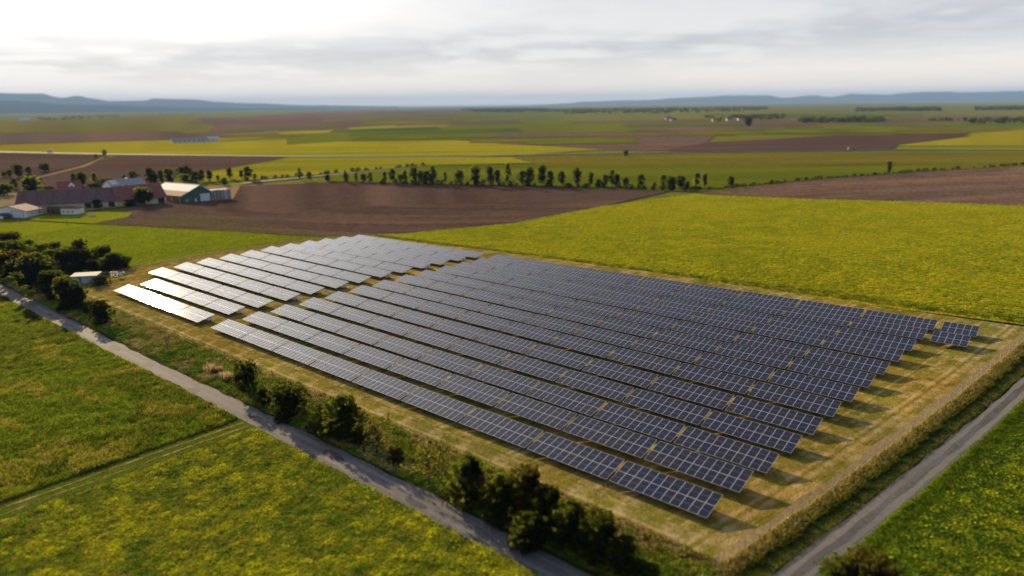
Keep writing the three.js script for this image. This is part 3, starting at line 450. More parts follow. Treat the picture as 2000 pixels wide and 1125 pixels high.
const farmAt = (x, f) => f < 310 ? 'on the paved lane' : x < 60 && f < 356 ? 'along the sandy lane' : x > 420 ? 'along the farmyard lane' : f > 385 ? 'in front of the red barn' : x < 110 ? 'behind the long dark barn' : x < 240 ? 'behind the barn ridge' : 'behind the green hall';
const counts = {};
FARM.forEach(([x, f, t, w, k, m]) => { const where = farmAt(x, f), what = { slim: 'slender', round: 'broad', shrub: 'low' }[k] + (m === 'olive' ? ' yellowish' : m === 'mid' ? ' green' : ' dark') + (k === 'shrub' ? ' shrub ' : ' tree '), key = what + where, n = counts[key] = (counts[key] ?? 0) + 1; plant('farm_' + (k === 'shrub' ? 'shrub' : 'tree'), k, L[m], `${what}${where}, ${ORD[n - 1]} such from the white garage side`, x, f, t, w * 1.1, k === 'shrub' ? 'shrub' : 'tree', 'trees round the farm'); });
// lone far trees
plant('lone_tree', 'round', L.dark, 'lone dark tree beside the pale lane on the plain', 1222, 306, 294, 13, 'tree');
plant('lone_tree', 'slim', L.dark, 'lone dark tree standing in the hedge of the brown field', 1734, 341, 316, 13, 'tree');
plant('lone_tree', 'round', L.dark, 'far dark tree clump on the plain before the village wood', 1461, 248, 228, 18, 'tree');

// shrubs round the shed
const SHED = [[19, 487, 457, 44, 'bush', 'dark', 'dome-topped dark shrub at the far corner of the thicket'], [25, 508, 474, 52, 'bush', 'mid', 'wide grey-green shrub in front of the dome-topped one'], [57, 492, 470, 26, 'shrub', 'dark', 'small dark shrub beside the dome-topped one'], [84, 497, 477, 34, 'shrub', 'mid', 'low green shrub in the middle of the thicket edge'], [110, 494, 474, 26, 'shrub', 'dark', 'dark shrub on the meadow edge of the thicket'], [134, 496, 482, 28, 'shrub', 'mid', 'low shrub next to the pointed dark tree'], [60, 508, 488, 42, 'bush', 'mid', 'spreading green shrub behind the yellow tree'], [158, 497, 470, 30, 'round', 'dark', 'pointed dark tree on the meadow edge'], [118, 524, 490, 50, 'bush', 'mid', 'rounded green shrub behind the shed trees'], [143, 522, 490, 44, 'bush', 'dark', 'dark shrub behind the shed roof'], [165, 520, 491, 42, 'bush', 'dark', 'thick dark shrub beside the shed roof'], [202, 512, 484, 36, 'bush', 'dark', 'dark rounded shrub on the meadow side'], [224, 522, 496, 38, 'bush', 'mid', 'green shrub behind the sign board'], [243, 523, 503, 28, 'shrub', 'dark', 'last low dark shrub of the thicket at the earth path'], [184, 528, 509, 26, 'shrub', 'dark', 'small dark shrub behind the shed'], [210, 526, 505, 30, 'shrub', 'mid', 'leafy shrub between shed and sign board'], [146, 532, 513, 36, 'shrub', 'olive', 'yellowish shrub behind the shed roof'], [30, 543, 496, 62, 'round', 'yellow', 'yellowing tree beside the road'], [4, 530, 500, 40, 'bush', 'olive', 'olive shrub at the far road edge'], [72, 572, 502, 70, 'round', 'dark', 'large dark tree beside the gravel entrance'], [96, 560, 512, 46, 'round', 'dark', 'dark tree leaning on the large one by the entrance'], [108, 583, 533, 44, 'bush', 'dark', 'dark tree-like bush in front of the shed'], [136, 603, 546, 46, 'bush', 'dark', 'tall dark bush before the shed corner'], [156, 604, 563, 32, 'bush', 'dark', 'dark bush leaning towards the fence'], [172, 614, 588, 22, 'shrub', 'mid', 'small green shrub below the dark bushes'], [200, 633, 591, 36, 'bush', 'dark', 'round dark shrub alone on the verge'], [198, 556, 540, 34, 'shrub', 'dark', 'low dark shrubs at the foot of the shed']];
SHED.forEach(([x, f, t, w, k, m, l]) => plant(k === 'round' ? 'tree' : 'shrub', k, L[m], l, x, f, t, w * 1.25, k === 'round' ? 'tree' : 'shrub', 'thicket round the shed', 1.1));
// bushes along the verge
const VERGE = [[486, 772, 697, 54, 'round', 'mid', 'upright green tree beside the blond grass on the verge'], [565, 813, 741, 84, 'bush', 'dark', 'dense dark round bush on the verge'], [634, 846, 786, 62, 'bush', 'dark', 'dark lower bush joined to the biggest bush'], [672, 852, 762, 92, 'bush', 'mid', 'biggest rounded bush on the verge'], [738, 890, 806, 66, 'sparse', 'olive', 'thin yellowish shrub beside the biggest bush'], [840, 950, 842, 92, 'sparse', 'olive', 'sparse olive tree with visible trunk on the verge'], [916, 988, 866, 84, 'bush', 'dark', 'tall dark bush where the thick hedge begins'], [978, 1020, 905, 76, 'bush', 'mid', 'leafy bush second in the thick hedge'], [1026, 1012, 890, 76, 'bush', 'olive', 'olive-topped bush standing behind the thick hedge'], [1066, 1040, 928, 86, 'bush', 'dark', 'dark bush in the middle of the thick hedge'], [1112, 1068, 955, 92, 'bush', 'mid', 'broad bush past the middle of the thick hedge'], [1166, 1092, 982, 92, 'bush', 'dark', 'dark bush near the end of the thick hedge'], [1212, 1118, 1030, 80, 'shrub', 'dark', 'low dark bush at the end of the thick hedge'], [1030, 1072, 985, 80, 'bush', 'dark', 'low dark bush at the road side of the hedge'], [1250, 1140, 1090, 80, 'shrub', 'mid', 'low green shrub beyond the hedge end'], [1690, 1165, 1062, 120, 'bush', 'olive', 'olive bush overhanging the gravel track'], [1640, 1160, 1068, 74, 'bush', 'mid', 'green bush at the edge of the gravel track'], [775, 905, 868, 40, 'shrub', 'olive', 'low olive shrub between the two thin trees'], [700, 868, 838, 40, 'shrub', 'dark', 'low dark shrub at the foot of the biggest bush'], [520, 790, 758, 40, 'shrub', 'olive', 'low yellowish shrub beside the upright green tree']];
VERGE.forEach(([x, f, t, w, k, m, l]) => plant(k === 'round' || k === 'sparse' ? 'verge_tree' : 'verge_bush', k, L[m], l, x, f, t, w * 1.06, k === 'round' || k === 'sparse' ? 'tree' : 'bush', 'bushes along the verge', 0.95));
// the bare shrub
{
  const p = G(327, 686), t = thing('bare_shrub', 'bare leafless shrub with brown twigs on the verge', 'shrub'), r = mulberry(9), gs = []; t.position.copy(p);
  const branch = (a, dir, len, rad, n) => { const b = a.clone().addScaledVector(dir, len); gs.push(bar(a, b, rad, rad * 0.6, 5)); if (n > 0) for (let i = 0; i < (n > 3 ? 6 : 3); i++) branch(a.clone().lerp(b, 0.55 + 0.45 * r()), dir.clone().add(new THREE.Vector3(r() - 0.5, 0.35 * r(), r() - 0.5).multiplyScalar(1.5)).normalize(), len * (0.55 + 0.25 * r()), rad * 0.55, n - 1); };
  branch(new THREE.Vector3(0, -0.1, 0), new THREE.Vector3(0.05, 1, 0), 1.5, 0.07, 4);
  const g = mergeGeometries(gs); g.deleteAttribute('uv'); part('branches', g, twig, t);
}
// low hedges of the far field edges
function hedge(label, list, wide, tall, gap, mat, seed) {
  const r = mulberry(seed), gs = [], pts = list.map(([x, y]) => G(x, y)), base = crownGeo(seed, { lobes: 6, clumps: 26, leaves: 12, leaf: 0.09, y0: 0.1, wide: 0.5, loose: 0.14 });
  for (let i = 0; i < pts.length - 1; i++) { const n = Math.max(1, Math.round(pts[i].distanceTo(pts[i + 1]) / gap)); for (let k = 0; k < n; k++) { const p = pts[i].clone().lerp(pts[i + 1], (k + r()) / n), s = 0.6 + 0.7 * r(); if (r() < 0.1) continue; const g = base.clone(); g.scale(wide * s, tall * s, wide * s); g.rotateY(r() * 6.28); g.translate(p.x - pts[0].x + (r() - 0.5), p.y - pts[0].y, p.z - pts[0].z + (r() - 0.5)); gs.push(g); } }
  const m = new THREE.Mesh(mergeGeometries(gs), mat); m.name = numbered('hedge'); m.position.copy(pts[0]); m.castShadow = m.receiveShadow = true; scene.add(m); tag(m, label, 'hedge');
}
hedge('low dark hedge at the foot of the tree row', [[740, 359], [900, 360.5], [1100, 364.5], [1345, 373]], 4.5, 2.6, 3.2, L.dark, 301);
hedge('dark hedge between the green field and the brown field', [[1345, 373], [1420, 368], [1560, 353], [1700, 343], [1800, 334.5], [2020, 321]], 3.6, 1.6, 4, L.mid, 302);
hedge('dark ditch hedge beside the farmyard lane', [[500, 351], [640, 339], [830, 323]], 4, 2, 5, L.dark, 303);

// far woods, one mass each
function wood(label, list, wide, tall, n, seed) {
  const r = mulberry(seed), pts = XZ(list), xs = pts.map((p) => p[0]), zs = pts.map((p) => p[1]), g = crownGeo(seed, { lobes: 5, clumps: 14, leaves: 8, leaf: 0.16, y0: 0.1, wide: 0.5, loose: 0.16 });
  const m = new THREE.InstancedMesh(g, L.dark, n), q = new THREE.Matrix4(), e = new THREE.Quaternion(), up = new THREE.Vector3(0, 1, 0); let k = 0, guard = 0;
  while (k < n && guard++ < n * 60) { const x = lerp(Math.min(...xs), Math.max(...xs), r()), z = lerp(Math.min(...zs), Math.max(...zs), r()); if (!inside(x, z, pts)) continue; if (fbm(x / 120, z / 120, 2, seed) < 0.42) continue; const s = 0.35 + 0.75 * r(); q.compose(new THREE.Vector3(x, height(x, z), z), e.setFromAxisAngle(up, r() * 6.28), new THREE.Vector3(wide * s, tall * s, wide * s)); m.setMatrixAt(k++, q); }
  m.count = k; m.name = numbered('wood'); scene.add(m); tag(m, label, 'wood', null, 'stuff');
}
function inside(x, z, poly) { let c = false; for (let i = 0, j = poly.length - 1; i < poly.length; j = i++) { const [xi, zi] = poly[i], [xj, zj] = poly[j]; if (zi > z !== zj > z && x < (xj - xi) * (z - zi) / (zj - zi) + xi) c = !c; } return c; }
wood('far dark wood on the skyline above the ploughed plain', [[900, 213.5], [1060, 212], [1075, 219], [960, 220], [905, 217]], 26, 12, 500, 401);
wood('far band of trees before the blue ridge', [[1060, 214], [1500, 209], [1500, 216], [1280, 222], [1100, 222]], 26, 11, 800, 402);
wood('far village trees in front of the blue ridge', [[1370, 230], [1530, 225], [1530, 233], [1400, 237]], 16, 7, 140, 403);
wood('dark strip of trees on the far plain', [[1558, 233], [1720, 231], [1725, 238], [1560, 241]], 15, 7, 220, 404);
wood('long dark wood on the low hill under the blue ridge', [[1675, 214], [1835, 212], [1840, 216.5], [1670, 218]], 24, 11, 320, 405);
wood('small dark wood near the end of the blue ridge', [[1900, 211], [2010, 209], [2015, 214], [1905, 216]], 24, 10, 200, 406);
wood('scattered far trees beyond the yellow-green field', [[1810, 236], [2020, 230], [2020, 240], [1815, 244]], 13, 6, 130, 407);
wood('dark tree belt at the foot of the grey hills', [[70, 231], [230, 225], [235, 229], [80, 236]], 16, 7, 130, 408);
wood('thin line of far trees on the rise', [[300, 222.5], [560, 215], [560, 217], [300, 225]], 18, 6, 120, 409);

// ---------------------------------------------------------------- grass, weeds and crops: nobody could count them
function blades(seed, n, tall, spread, wide, bend) {
  const r = mulberry(seed), pos = [], nor = [], col = [];
  for (let i = 0; i < n; i++) {
    const a = r() * 6.283, d = Math.sqrt(r()) * spread, x = Math.cos(a) * d, z = Math.sin(a) * d, h = tall * (0.55 + 0.6 * r()), b = a + (r() - 0.5) * 2, lx = Math.cos(b) * bend * h * (0.4 + r()), lz = Math.sin(b) * bend * h * (0.4 + r()), w = wide * (0.7 + 0.6 * r()), wx = -Math.sin(b) * w, wz = Math.cos(b) * w, k = 0.8 + 0.4 * r();
    const mx = x + lx * 0.35, mz = z + lz * 0.35, my = h * 0.6;
    pos.push(x - wx, 0, z - wz, x + wx, 0, z + wz, mx + wx * 0.8, my, mz + wz * 0.8, x - wx, 0, z - wz, mx + wx * 0.8, my, mz + wz * 0.8, mx - wx * 0.8, my, mz - wz * 0.8, mx - wx * 0.8, my, mz - wz * 0.8, mx + wx * 0.8, my, mz + wz * 0.8, x + lx, h, z + lz);
    const n3 = new THREE.Vector3(Math.cos(b), 0.35, Math.sin(b)).normalize(); for (let v = 0; v < 9; v++) { nor.push(n3.x, n3.y, n3.z); col.push(k, k, k); }
  }
  const g = new THREE.BufferGeometry(); g.setAttribute('position', new THREE.Float32BufferAttribute(pos, 3)); g.setAttribute('normal', new THREE.Float32BufferAttribute(nor, 3)); g.setAttribute('color', new THREE.Float32BufferAttribute(col, 3)); return g;
}
function leafy(seed, n, tall, spread, size) {
  const r = mulberry(seed), pos = [], nor = [], col = [], p = new THREE.Vector3(), a = new THREE.Vector3(), b = new THREE.Vector3(), m = new THREE.Vector3();
  for (let i = 0; i < n; i++) {
    const an = r() * 6.283, d = Math.sqrt(r()) * spread, y = tall * (0.55 + 0.45 * r()) * (1 - 0.35 * (d / spread) ** 2), th = r() * 6.283; p.set(Math.cos(an) * d, y, Math.sin(an) * d);
    a.set(Math.cos(th), (r() - 0.5) * 1.0, Math.sin(th)); b.set(-Math.sin(th), (r() - 0.5) * 1.0, Math.cos(th)); a.multiplyScalar(size * (0.6 + 0.7 * r())); b.multiplyScalar(size * (0.45 + 0.4 * r())); m.copy(b).cross(a).normalize();
    const k = 0.75 + 0.5 * r();
    pos.push(p.x - a.x, p.y - a.y, p.z - a.z, p.x + b.x, p.y + b.y, p.z + b.z, p.x + a.x, p.y + a.y, p.z + a.z, p.x - a.x, p.y - a.y, p.z - a.z, p.x + a.x, p.y + a.y, p.z + a.z, p.x - b.x, p.y - b.y, p.z - b.z);
    for (let v = 0; v < 6; v++) { nor.push(m.x, m.y, m.z); col.push(k, k, k); }
  }
  const g = new THREE.BufferGeometry(); g.setAttribute('position', new THREE.Float32BufferAttribute(pos, 3)); g.setAttribute('normal', new THREE.Float32BufferAttribute(nor, 3)); g.setAttribute('color', new THREE.Float32BufferAttribute(col, 3)); return g;
}
const TUFT = { short: blades(1, 14, 0.16, 0.3, 0.02, 0.5), meadow: blades(2, 18, 0.42, 0.38, 0.028, 0.55), tall: blades(3, 16, 0.46, 0.22, 0.022, 0.3), weed: leafy(4, 16, 0.5, 0.36, 0.1), bean: leafy(5, 26, 0.34, 0.45, 0.11), flower: leafy(6, 22, 0.3, 0.5, 0.10), reed: blades(8, 26, 1.5, 0.35, 0.03, 0.25) };
const vm = new THREE.Vector3(), qm = new THREE.Quaternion(), sm = new THREE.Vector3(), mm = new THREE.Matrix4(), cm = new THREE.Color(), YUP = new THREE.Vector3(0, 1, 0);
const viewOK = (p) => { const d = depthOf(p); if (d < 20) return false; const c = new THREE.Vector3(p.x, p.y - EYE, p.z).applyQuaternion(camera.quaternion.clone().invert()); return Math.abs(c.x / -c.z) < 0.93 && c.y / -c.z > -0.56; };
// scatter over a range of field coordinates; tone(a, d, r) gives [linear colour, size] or null
function scatter(name, label, category, geo, mat, n, a0, a1, d0, d1, tone, seed) {
  const r = mulberry(seed), m = new THREE.InstancedMesh(geo, mat, n); let k = 0, guard = 0;
  while (k < n && guard++ < n * 150) {
    const a = lerp(a0, a1, r()), d = lerp(d0, d1, r()), t = tone(a, d, r); if (!t) continue;
    const p = F(a, d); if (!viewOK(p)) continue;
    const s = t[1] * (0.7 + 0.6 * r()); mm.compose(vm.copy(p).setY(p.y - 0.02), qm.setFromAxisAngle(YUP, r() * 6.283), sm.set(s, s * (0.8 + 0.4 * r()), s)); m.setMatrixAt(k, mm); m.setColorAt(k, cm.setRGB(...t[0])); k++;
  }
  m.count = k; m.name = numbered(name); m.castShadow = m.receiveShadow = true; scene.add(m); tag(m, label, category, null, 'stuff');
}
const pick = (r, ...c) => { const b = c[Math.floor(r() * c.length)], k = 0.8 + 0.4 * r(); return [b[0] * k, b[1] * k, b[2] * k]; };
const GR = [0.18, 0.28, 0.012], GL = [0.28, 0.37, 0.014], OL = [0.37, 0.34, 0.028], ST = [0.60, 0.49, 0.19], YE = [0.67, 0.63, 0.016], DK = [0.085, 0.145, 0.010], BR = [0.36, 0.26, 0.11], LG = [0.34, 0.44, 0.012], LY = [0.44, 0.47, 0.014], Y2 = [0.55, 0.55, 0.014];
const onTrack = (a, d) => a > 44.6 + (d + 22) * 0.045 && a < 50 + (d + 22) * 0.045;
scatter('meadow_grass', 'rough grass of the meadow beside the road', 'grass', TUFT.meadow, L.grass, 42000, -120, 46, -78, -17.7, (a, d, r) => { if (onTrack(a, d)) return null; const n = fbm(a / 7, d / 4, 3, 501), m = fbm(a / 22, d / 16, 2, 502); return [n > 0.62 ? pick(r, OL, ST, GL, LY, LY, OL) : m > 0.52 ? pick(r, OL, GR, GL, DK, GR) : pick(r, GR, GL, GR, LG), 0.7 + 0.9 * fbm(a / 3, d / 3, 2, 503)]; }, 601);
scatter('flowering_plants', 'flowering plants of the field below the road', 'plants', TUFT.flower, L.crop, 24000, 40, 118, -80, -17.9, (a, d, r) => { if (a < 49 || onTrack(a, d)) return null; const n = 0.7 * fbm(a / 2.2, d / 2.2, 3, 511) + 0.3 * r(); return [n > 0.56 ? pick(r, YE, LY, OL, LY, OL, YE) : n > 0.42 ? pick(r, LY, GL, OL, OL, GR) : pick(r, GR, OL, GL, DK), 0.6 + 0.8 * n]; }, 602);
scatter('edge_grass', 'grass creeping over the edges of the tarmac road', 'grass', TUFT.short, L.grass, 7000, -104, 112, -18.2, -13.6, (a, d, r) => { const e = Math.min(Math.abs(d + 14.15), Math.abs(d + 17.45)); return e < 0.5 * fbm(a / 2, d > -16 ? 1 : 9, 3, 581) + 0.08 ? [pick(r, GR, OL, GL, ST), 0.8] : null; }, 621);
scatter('margin_grass', 'bright grass bank along the grassy track', 'grass', TUFT.meadow, L.grass, 2600, 38, 47, -76, -17.8, (a, d, r) => { const w = a - (44.6 + (d + 22) * 0.045); return w < 0 && w > -1.7 ? [pick(r, LG, GL, [0.22, 0.38, 0.012]), 0.7] : null; }, 622);
scatter('track_grass', 'short grass of the grassy track', 'grass', TUFT.short, L.grass, 5000, 40, 52, -78, -17.6, (a, d, r) => onTrack(a, d) ? [pick(r, GR, GL, OL), 0.8] : null, 603);
scatter('verge_weeds', 'weeds of the verge below the fence', 'weeds', TUFT.weed, L.grass, 16000, -104, 114, -13.6, -6.3, (a, d, r) => { const n = fbm(a / 4, d / 3, 3, 521); return [n > 0.58 ? pick(r, OL, ST, BR) : n > 0.45 ? pick(r, OL, GR, DK) : pick(r, GL, GR, DK), 0.6 + 0.8 * fbm(a / 2, d / 2, 2, 522)]; }, 604);
scatter('verge_grass', 'dry grass along the fence of the verge', 'grass', TUFT.meadow, L.grass, 16000, -78, 114, -10.5, -5.2, (a, d, r) => { const n = fbm(a / 5, d / 2.5, 3, 523) + (d + 8) * 0.04; return [n > 0.52 ? pick(r, ST, BR, OL) : pick(r, OL, GR, GL), 0.5 + 0.8 * fbm(a / 2, d / 2, 2, 524)]; }, 605);
scatter('mown_tufts', 'short grass tufts between the rows of panels', 'grass', TUFT.short, L.grass, 42000, -78, 132, -6, 88, (a, d, r) => { if (a > AR(d, 112)) return null; const n = fbm(a / 5, d / 5, 3, 531); return [n > 0.56 ? pick(r, ST, BR, OL) : pick(r, OL, GL, GR, LY), 0.5 + 0.9 * fbm(a / 2.5, d / 2.5, 2, 532)]; }, 606);
scatter('row_weeds', 'weeds standing among the panel rows', 'weeds', TUFT.weed, L.grass, 2600, -76, 128, -4, 86, (a, d, r) => { if (a > AR(d, 110) || fbm(a / 4, d / 4, 3, 533) < 0.56) return null; return [pick(r, GL, LY, OL), 0.45]; }, 607);
scatter('tall_grass', 'tall blond grass strip outside the track fence', 'grass', TUFT.tall, L.grass, 15000, 108, 140, -16, 104, (a, d, r) => { const w = a - AR(d, 114.1); return w > 0 && w < 1.3 + 1.1 * fbm(d / 1.6, 2, 3, 547) ? [w > 1.5 ? pick(r, GR, OL, GL) : pick(r, ST, OL, [0.52, 0.47, 0.14], ST), 0.5 + 0.75 * r()] : null; }, 608);
scatter('verge_grass', 'low grass between the tall strip and the gravel track', 'grass', TUFT.short, L.grass, 7000, 108, 145, -30, 110, (a, d, r) => { const w = a - AR(d, 116); return w > 0 && w < 1.8 ? [pick(r, GR, OL, DK, ST), 1.1] : null; }, 609);
scatter('track_grass', 'broken grass strip along the middle of the gravel track', 'grass', TUFT.short, L.grass, 2600, 112, 145, -12, 110, (a, d, r) => { const w = a - AR(d, 119.2); return Math.abs(w) < 0.2 && fbm(d / 5, 3, 3, 541) > (d < 4 ? 0.62 : d < 26 ? 0.34 : 0.46) ? [pick(r, YE, GL, LY), 0.7] : null; }, 610);
scatter('margin_grass', 'bright grass along the bean field', 'grass', TUFT.meadow, L.grass, 9000, 112, 150, -40, 110, (a, d, r) => { const w = a - AR(d, 120.7); return w > 0 && w < 2.6 + 0.8 * fbm(d / 3, 1, 2, 545) ? [pick(r, GR, GL, [0.22, 0.40, 0.012]), 0.8] : null; }, 611);
scatter('bean_plants', 'leafy bean plants beside the gravel track', 'crop', TUFT.bean, L.crop, 30000, 112, 205, -50, 90, (a, d, r) => { const w = a - AR(d, 122.9); if (w < 0) return null; const n = 0.55 * fbm(a / 1.6, d / 1.6, 3, 551) + 0.45 * r(), e = clamp(w / 6); return [n > 0.64 && e > 0.3 ? pick(r, YE, OL, LY, LY) : n > 0.45 ? pick(r, GL, LY, GR, DK) : pick(r, DK, GR, DK, GL), 0.75 + 0.4 * r()]; }, 612);
scatter('yellow_crop_plants', 'flowering plants of the yellow crop behind the panels', 'crop', TUFT.flower, L.crop, 70000, -75, 330, 88.6, 300, (a, d, r) => { if (r() > 1.2 - (d - 88) / 200) return null; { const q = FXZ(a, d); if (!inside(q[0], q[1], CROP)) return null; } const n = fbm(a / 5, d / 5, 3, 561), m = fbm(a / 40, d / 30, 2, 562) + clamp((a + 70) / 330) * 0.12 - 0.05; return [d < 92 ? pick(r, GR, GL, DK, OL) : n + 0.5 * (0.5 - m) > 0.45 ? pick(r, Y2, YE, LY, Y2) : pick(r, GL, LY, LY, Y2), (d < 92 ? 0.9 : 0.8) + 0.3 * r()]; }, 613);
scatter('meadow_grass', 'grass of the bright green meadow behind the shrubs', 'grass', TUFT.short, L.grass, 30000, -170, -70, -10, 80, (a, d, r) => { if (a > -79.5 + Math.max(0, d - 19) * 0.13) return null; return [pick(r, GL, LG, LG), 0.55 + 0.5 * fbm(a / 6, d / 6, 2, 571)]; }, 614);
for (const [px, py] of [[418, 726], [440, 742]]) { const p = G(px, py), q = new THREE.Vector3(p.x - X0, 0, p.z - Z0), a = q.dot(U), d = q.dot(Wd); scatter('blond_reeds', px < 430 ? 'blond feathery reeds on the verge, the clump nearer the fence' : 'blond feathery reeds on the verge, the clump nearer the road', 'reeds', TUFT.reed, L.grass, 26, a - 1.6, a + 1.6, d - 0.7, d + 0.7, (a, d, r) => [pick(r, [0.75, 0.56, 0.34], [0.65, 0.48, 0.27]), 0.9], 620 + px); }

// ---------------------------------------------------------------- buildings
const paint = (name, r, g, b, rough = 0.8, metal = 0) => new THREE.MeshStandardMaterial({ color: new THREE.Color().setRGB(r, g, b), roughness: rough, metalness: metal, name });
const mottled = (name, seed, c0, c1, metres, rough = 0.85, stretch = 1) => { const t = tile(256, (u, v) => mix3(c0, c1, clamp(1.6 * (fbm(u * 8, v * 8 * stretch, 4, seed, 8) - 0.5) + 0.5))); t.repeat.set(1 / metres, 1 / metres); return new THREE.MeshStandardMaterial({ map: t, roughness: rough, name }); };
const B = {
  oldTile: mottled('weathered_tiles', 701, [0.085, 0.048, 0.044], [0.16, 0.088, 0.078], 6), redTile: mottled('red_tiles', 702, [0.17, 0.05, 0.042], [0.26, 0.09, 0.075], 6), brick: mottled('brick_roof', 703, [0.26, 0.12, 0.08], [0.34, 0.17, 0.12], 5),
  plaster: mottled('cream_plaster', 704, [0.42, 0.36, 0.27], [0.60, 0.52, 0.40], 7), white: mottled('white_plaster', 705, [0.62, 0.64, 0.68], [0.74, 0.75, 0.78], 7), green: mottled('green_sheet', 706, [0.018, 0.085, 0.05], [0.03, 0.12, 0.075], 8, 0.6),
  sheet: paint('pale_roof_sheet', 0.52, 0.53, 0.54, 0.75), grey: mottled('grey_roof', 707, [0.20, 0.21, 0.23], [0.30, 0.31, 0.33], 6), door: paint('pale_door', 0.55, 0.62, 0.70, 0.6), dark: paint('doorway_shade', 0.02, 0.016, 0.014, 0.9), wood: mottled('old_wood', 708, [0.10, 0.07, 0.05], [0.22, 0.15, 0.10], 3), ochre: paint('ochre_boards', 0.36, 0.20, 0.05, 0.8), glass: paint('window_glass', 0.10, 0.16, 0.20, 0.12), blue: mottled('pale_blue_paint', 709, [0.33, 0.47, 0.58], [0.46, 0.58, 0.68], 4), felt: mottled('roof_felt', 710, [0.42, 0.38, 0.32], [0.55, 0.50, 0.42], 3), rust: paint('rusty_steel', 0.22, 0.12, 0.07, 0.8, 0.2),  // the near-black doorway colour paints in the shade inside an opening
};
const UVB = (g) => { const p = g.attributes.position, n = g.attributes.normal, uv = []; for (let i = 0; i < p.count; i++) { const x = Math.abs(n.getX(i)), y = Math.abs(n.getY(i)), z = Math.abs(n.getZ(i)); x > y && x > z ? uv.push(p.getZ(i), p.getY(i)) : y > z ? uv.push(p.getX(i), p.getZ(i)) : uv.push(p.getX(i), p.getY(i)); } g.setAttribute('uv', new THREE.Float32BufferAttribute(uv, 2)); return g; };
// a group whose x runs from P to Q along the front, -z to the back
function site(name, label, category, P, Q, group) { const t = thing(name, label, category, group); t.position.set(P.x, Math.min(P.y, Q.y) - 0.05, P.z); t.rotation.y = -Math.atan2(Q.z - P.z, Q.x - P.x); return [t, Math.hypot(Q.x - P.x, Q.z - P.z)]; }
const along = (x, u, v) => [x, v, u], across = (x, u, v) => [u, v, x];
// walls and two roof slabs; ridge 'x': along the front, 'z': towards the back
function gabled(t, w, depth, eave, ridge, wall, roof, { axis = 'x', over = 0.5, thick = 0.22, ridgeAt = 0.5, roof2 } = {}) {
  const span = axis === 'x' ? depth : w, len = axis === 'x' ? w : depth, sgn = axis === 'x' ? -1 : 1, mid = sgn * span * ridgeAt, place = axis === 'x' ? along : (x, u, v) => [u, v, -x];
  part('wall', UVB(prism([[0, 0], [sgn * span, 0], [sgn * span, eave], [mid, ridge - 0.03], [0, eave]], place, 0, len)), wall, t);
  const k0 = (ridge - eave) / (span * ridgeAt), k1 = (ridge - eave) / (span * (1 - ridgeAt)), roofs = [];
  roofs.push(part('roof', UVB(prism([[mid, ridge + 0.02], [mid, ridge + thick], [-sgn * over, eave - k0 * over + thick], [-sgn * over, eave - k0 * over + 0.02]], place, -over, len + over)), roof, t));
  roofs.push(part('roof', UVB(prism([[mid, ridge + 0.021], [mid, ridge + thick + 0.001], [sgn * (span + over), eave - k1 * over + thick], [sgn * (span + over), eave - k1 * over + 0.021]], place, -over, len + over)), roof2 ?? roof, t));
  part('ridge_cap', bar(new THREE.Vector3(...place(-over - 0.02, mid, ridge + thick)), new THREE.Vector3(...place(len + over + 0.02, mid, ridge + thick)), 0.12, 0.12, 6), roof, roofs[0]);
  return roofs;
}
function window_(t, x, y, w, h, z = 0) { const f = part('window', boxAt(x, x + w, y, y + h, z + 0.005, z + 0.06), B.white, t); part('pane', boxAt(x + 0.1, x + w - 0.1, y + 0.1, y + h - 0.1, z + 0.063, z + 0.075), B.glass, f); part('sill', boxAt(x - 0.08, x + w + 0.08, y - 0.09, y - 0.005, z + 0.005, z + 0.14), B.white, f); }
function door_(t, x, w, h, mat, z = 0, name = 'door') { const d = part(name, boxAt(x, x + w, 0.06, h, z + 0.005, z + 0.05), mat, t); part('door_frame', mergeGeometries([boxAt(x - 0.14, x - 0.003, 0.06, h + 0.14, z + 0.004, z + 0.085), boxAt(x + w + 0.003, x + w + 0.14, 0.06, h + 0.14, z + 0.004, z + 0.085), boxAt(x + 0.003, x + w - 0.003, h + 0.003, h + 0.14, z + 0.004, z + 0.085)]), B.wood, d); return d; }

{ // long barn with the dark roof
  const [t, w] = site('barn', 'long barn with weathered dark tiled roof and cream walls', 'barn', G(34, 415), G(232.5, 403));
  gabled(t, w, 14.5, 3.2, 8.6, B.plaster, B.oldTile);
  for (const f of [0.66, 0.9]) door_(t, w * f, w * 0.06, 2.6, B.dark); for (const f of [0.78, 0.82]) window_(t, w * f, 1.2, 1, 1);  // the dark doors are flat panels, an open doorway's shade painted on
  for (const f of [0.2, 0.5, 0.75]) part('skylight', prism([[-4.1, 5.02], [-4.1, 5.08], [-2.9, 4.63], [-2.9, 4.57]], along, w * f, w * f + 0.9), B.glass, t);
}
{ // barn with the red roof
  const [t, w] = site('barn', 'barn with red tiled roof beside the green hall', 'barn', G(234, 403), G(326, 396));
  gabled(t, w, 14, 3.4, 9.2, B.plaster, B.redTile); door_(t, w * 0.82, w * 0.13, 2.7, B.dark); for (const f of [0.06, 0.14, 0.3]) window_(t, w * f, 1.1, 1.1, 1.1);  // dark door: closed panel coloured as the shade within an opening
  part('chimney', boxAt(w * 0.3, w * 0.3 + 0.7, 8, 10.4, -8.4, -7.7), B.brick, t);
}
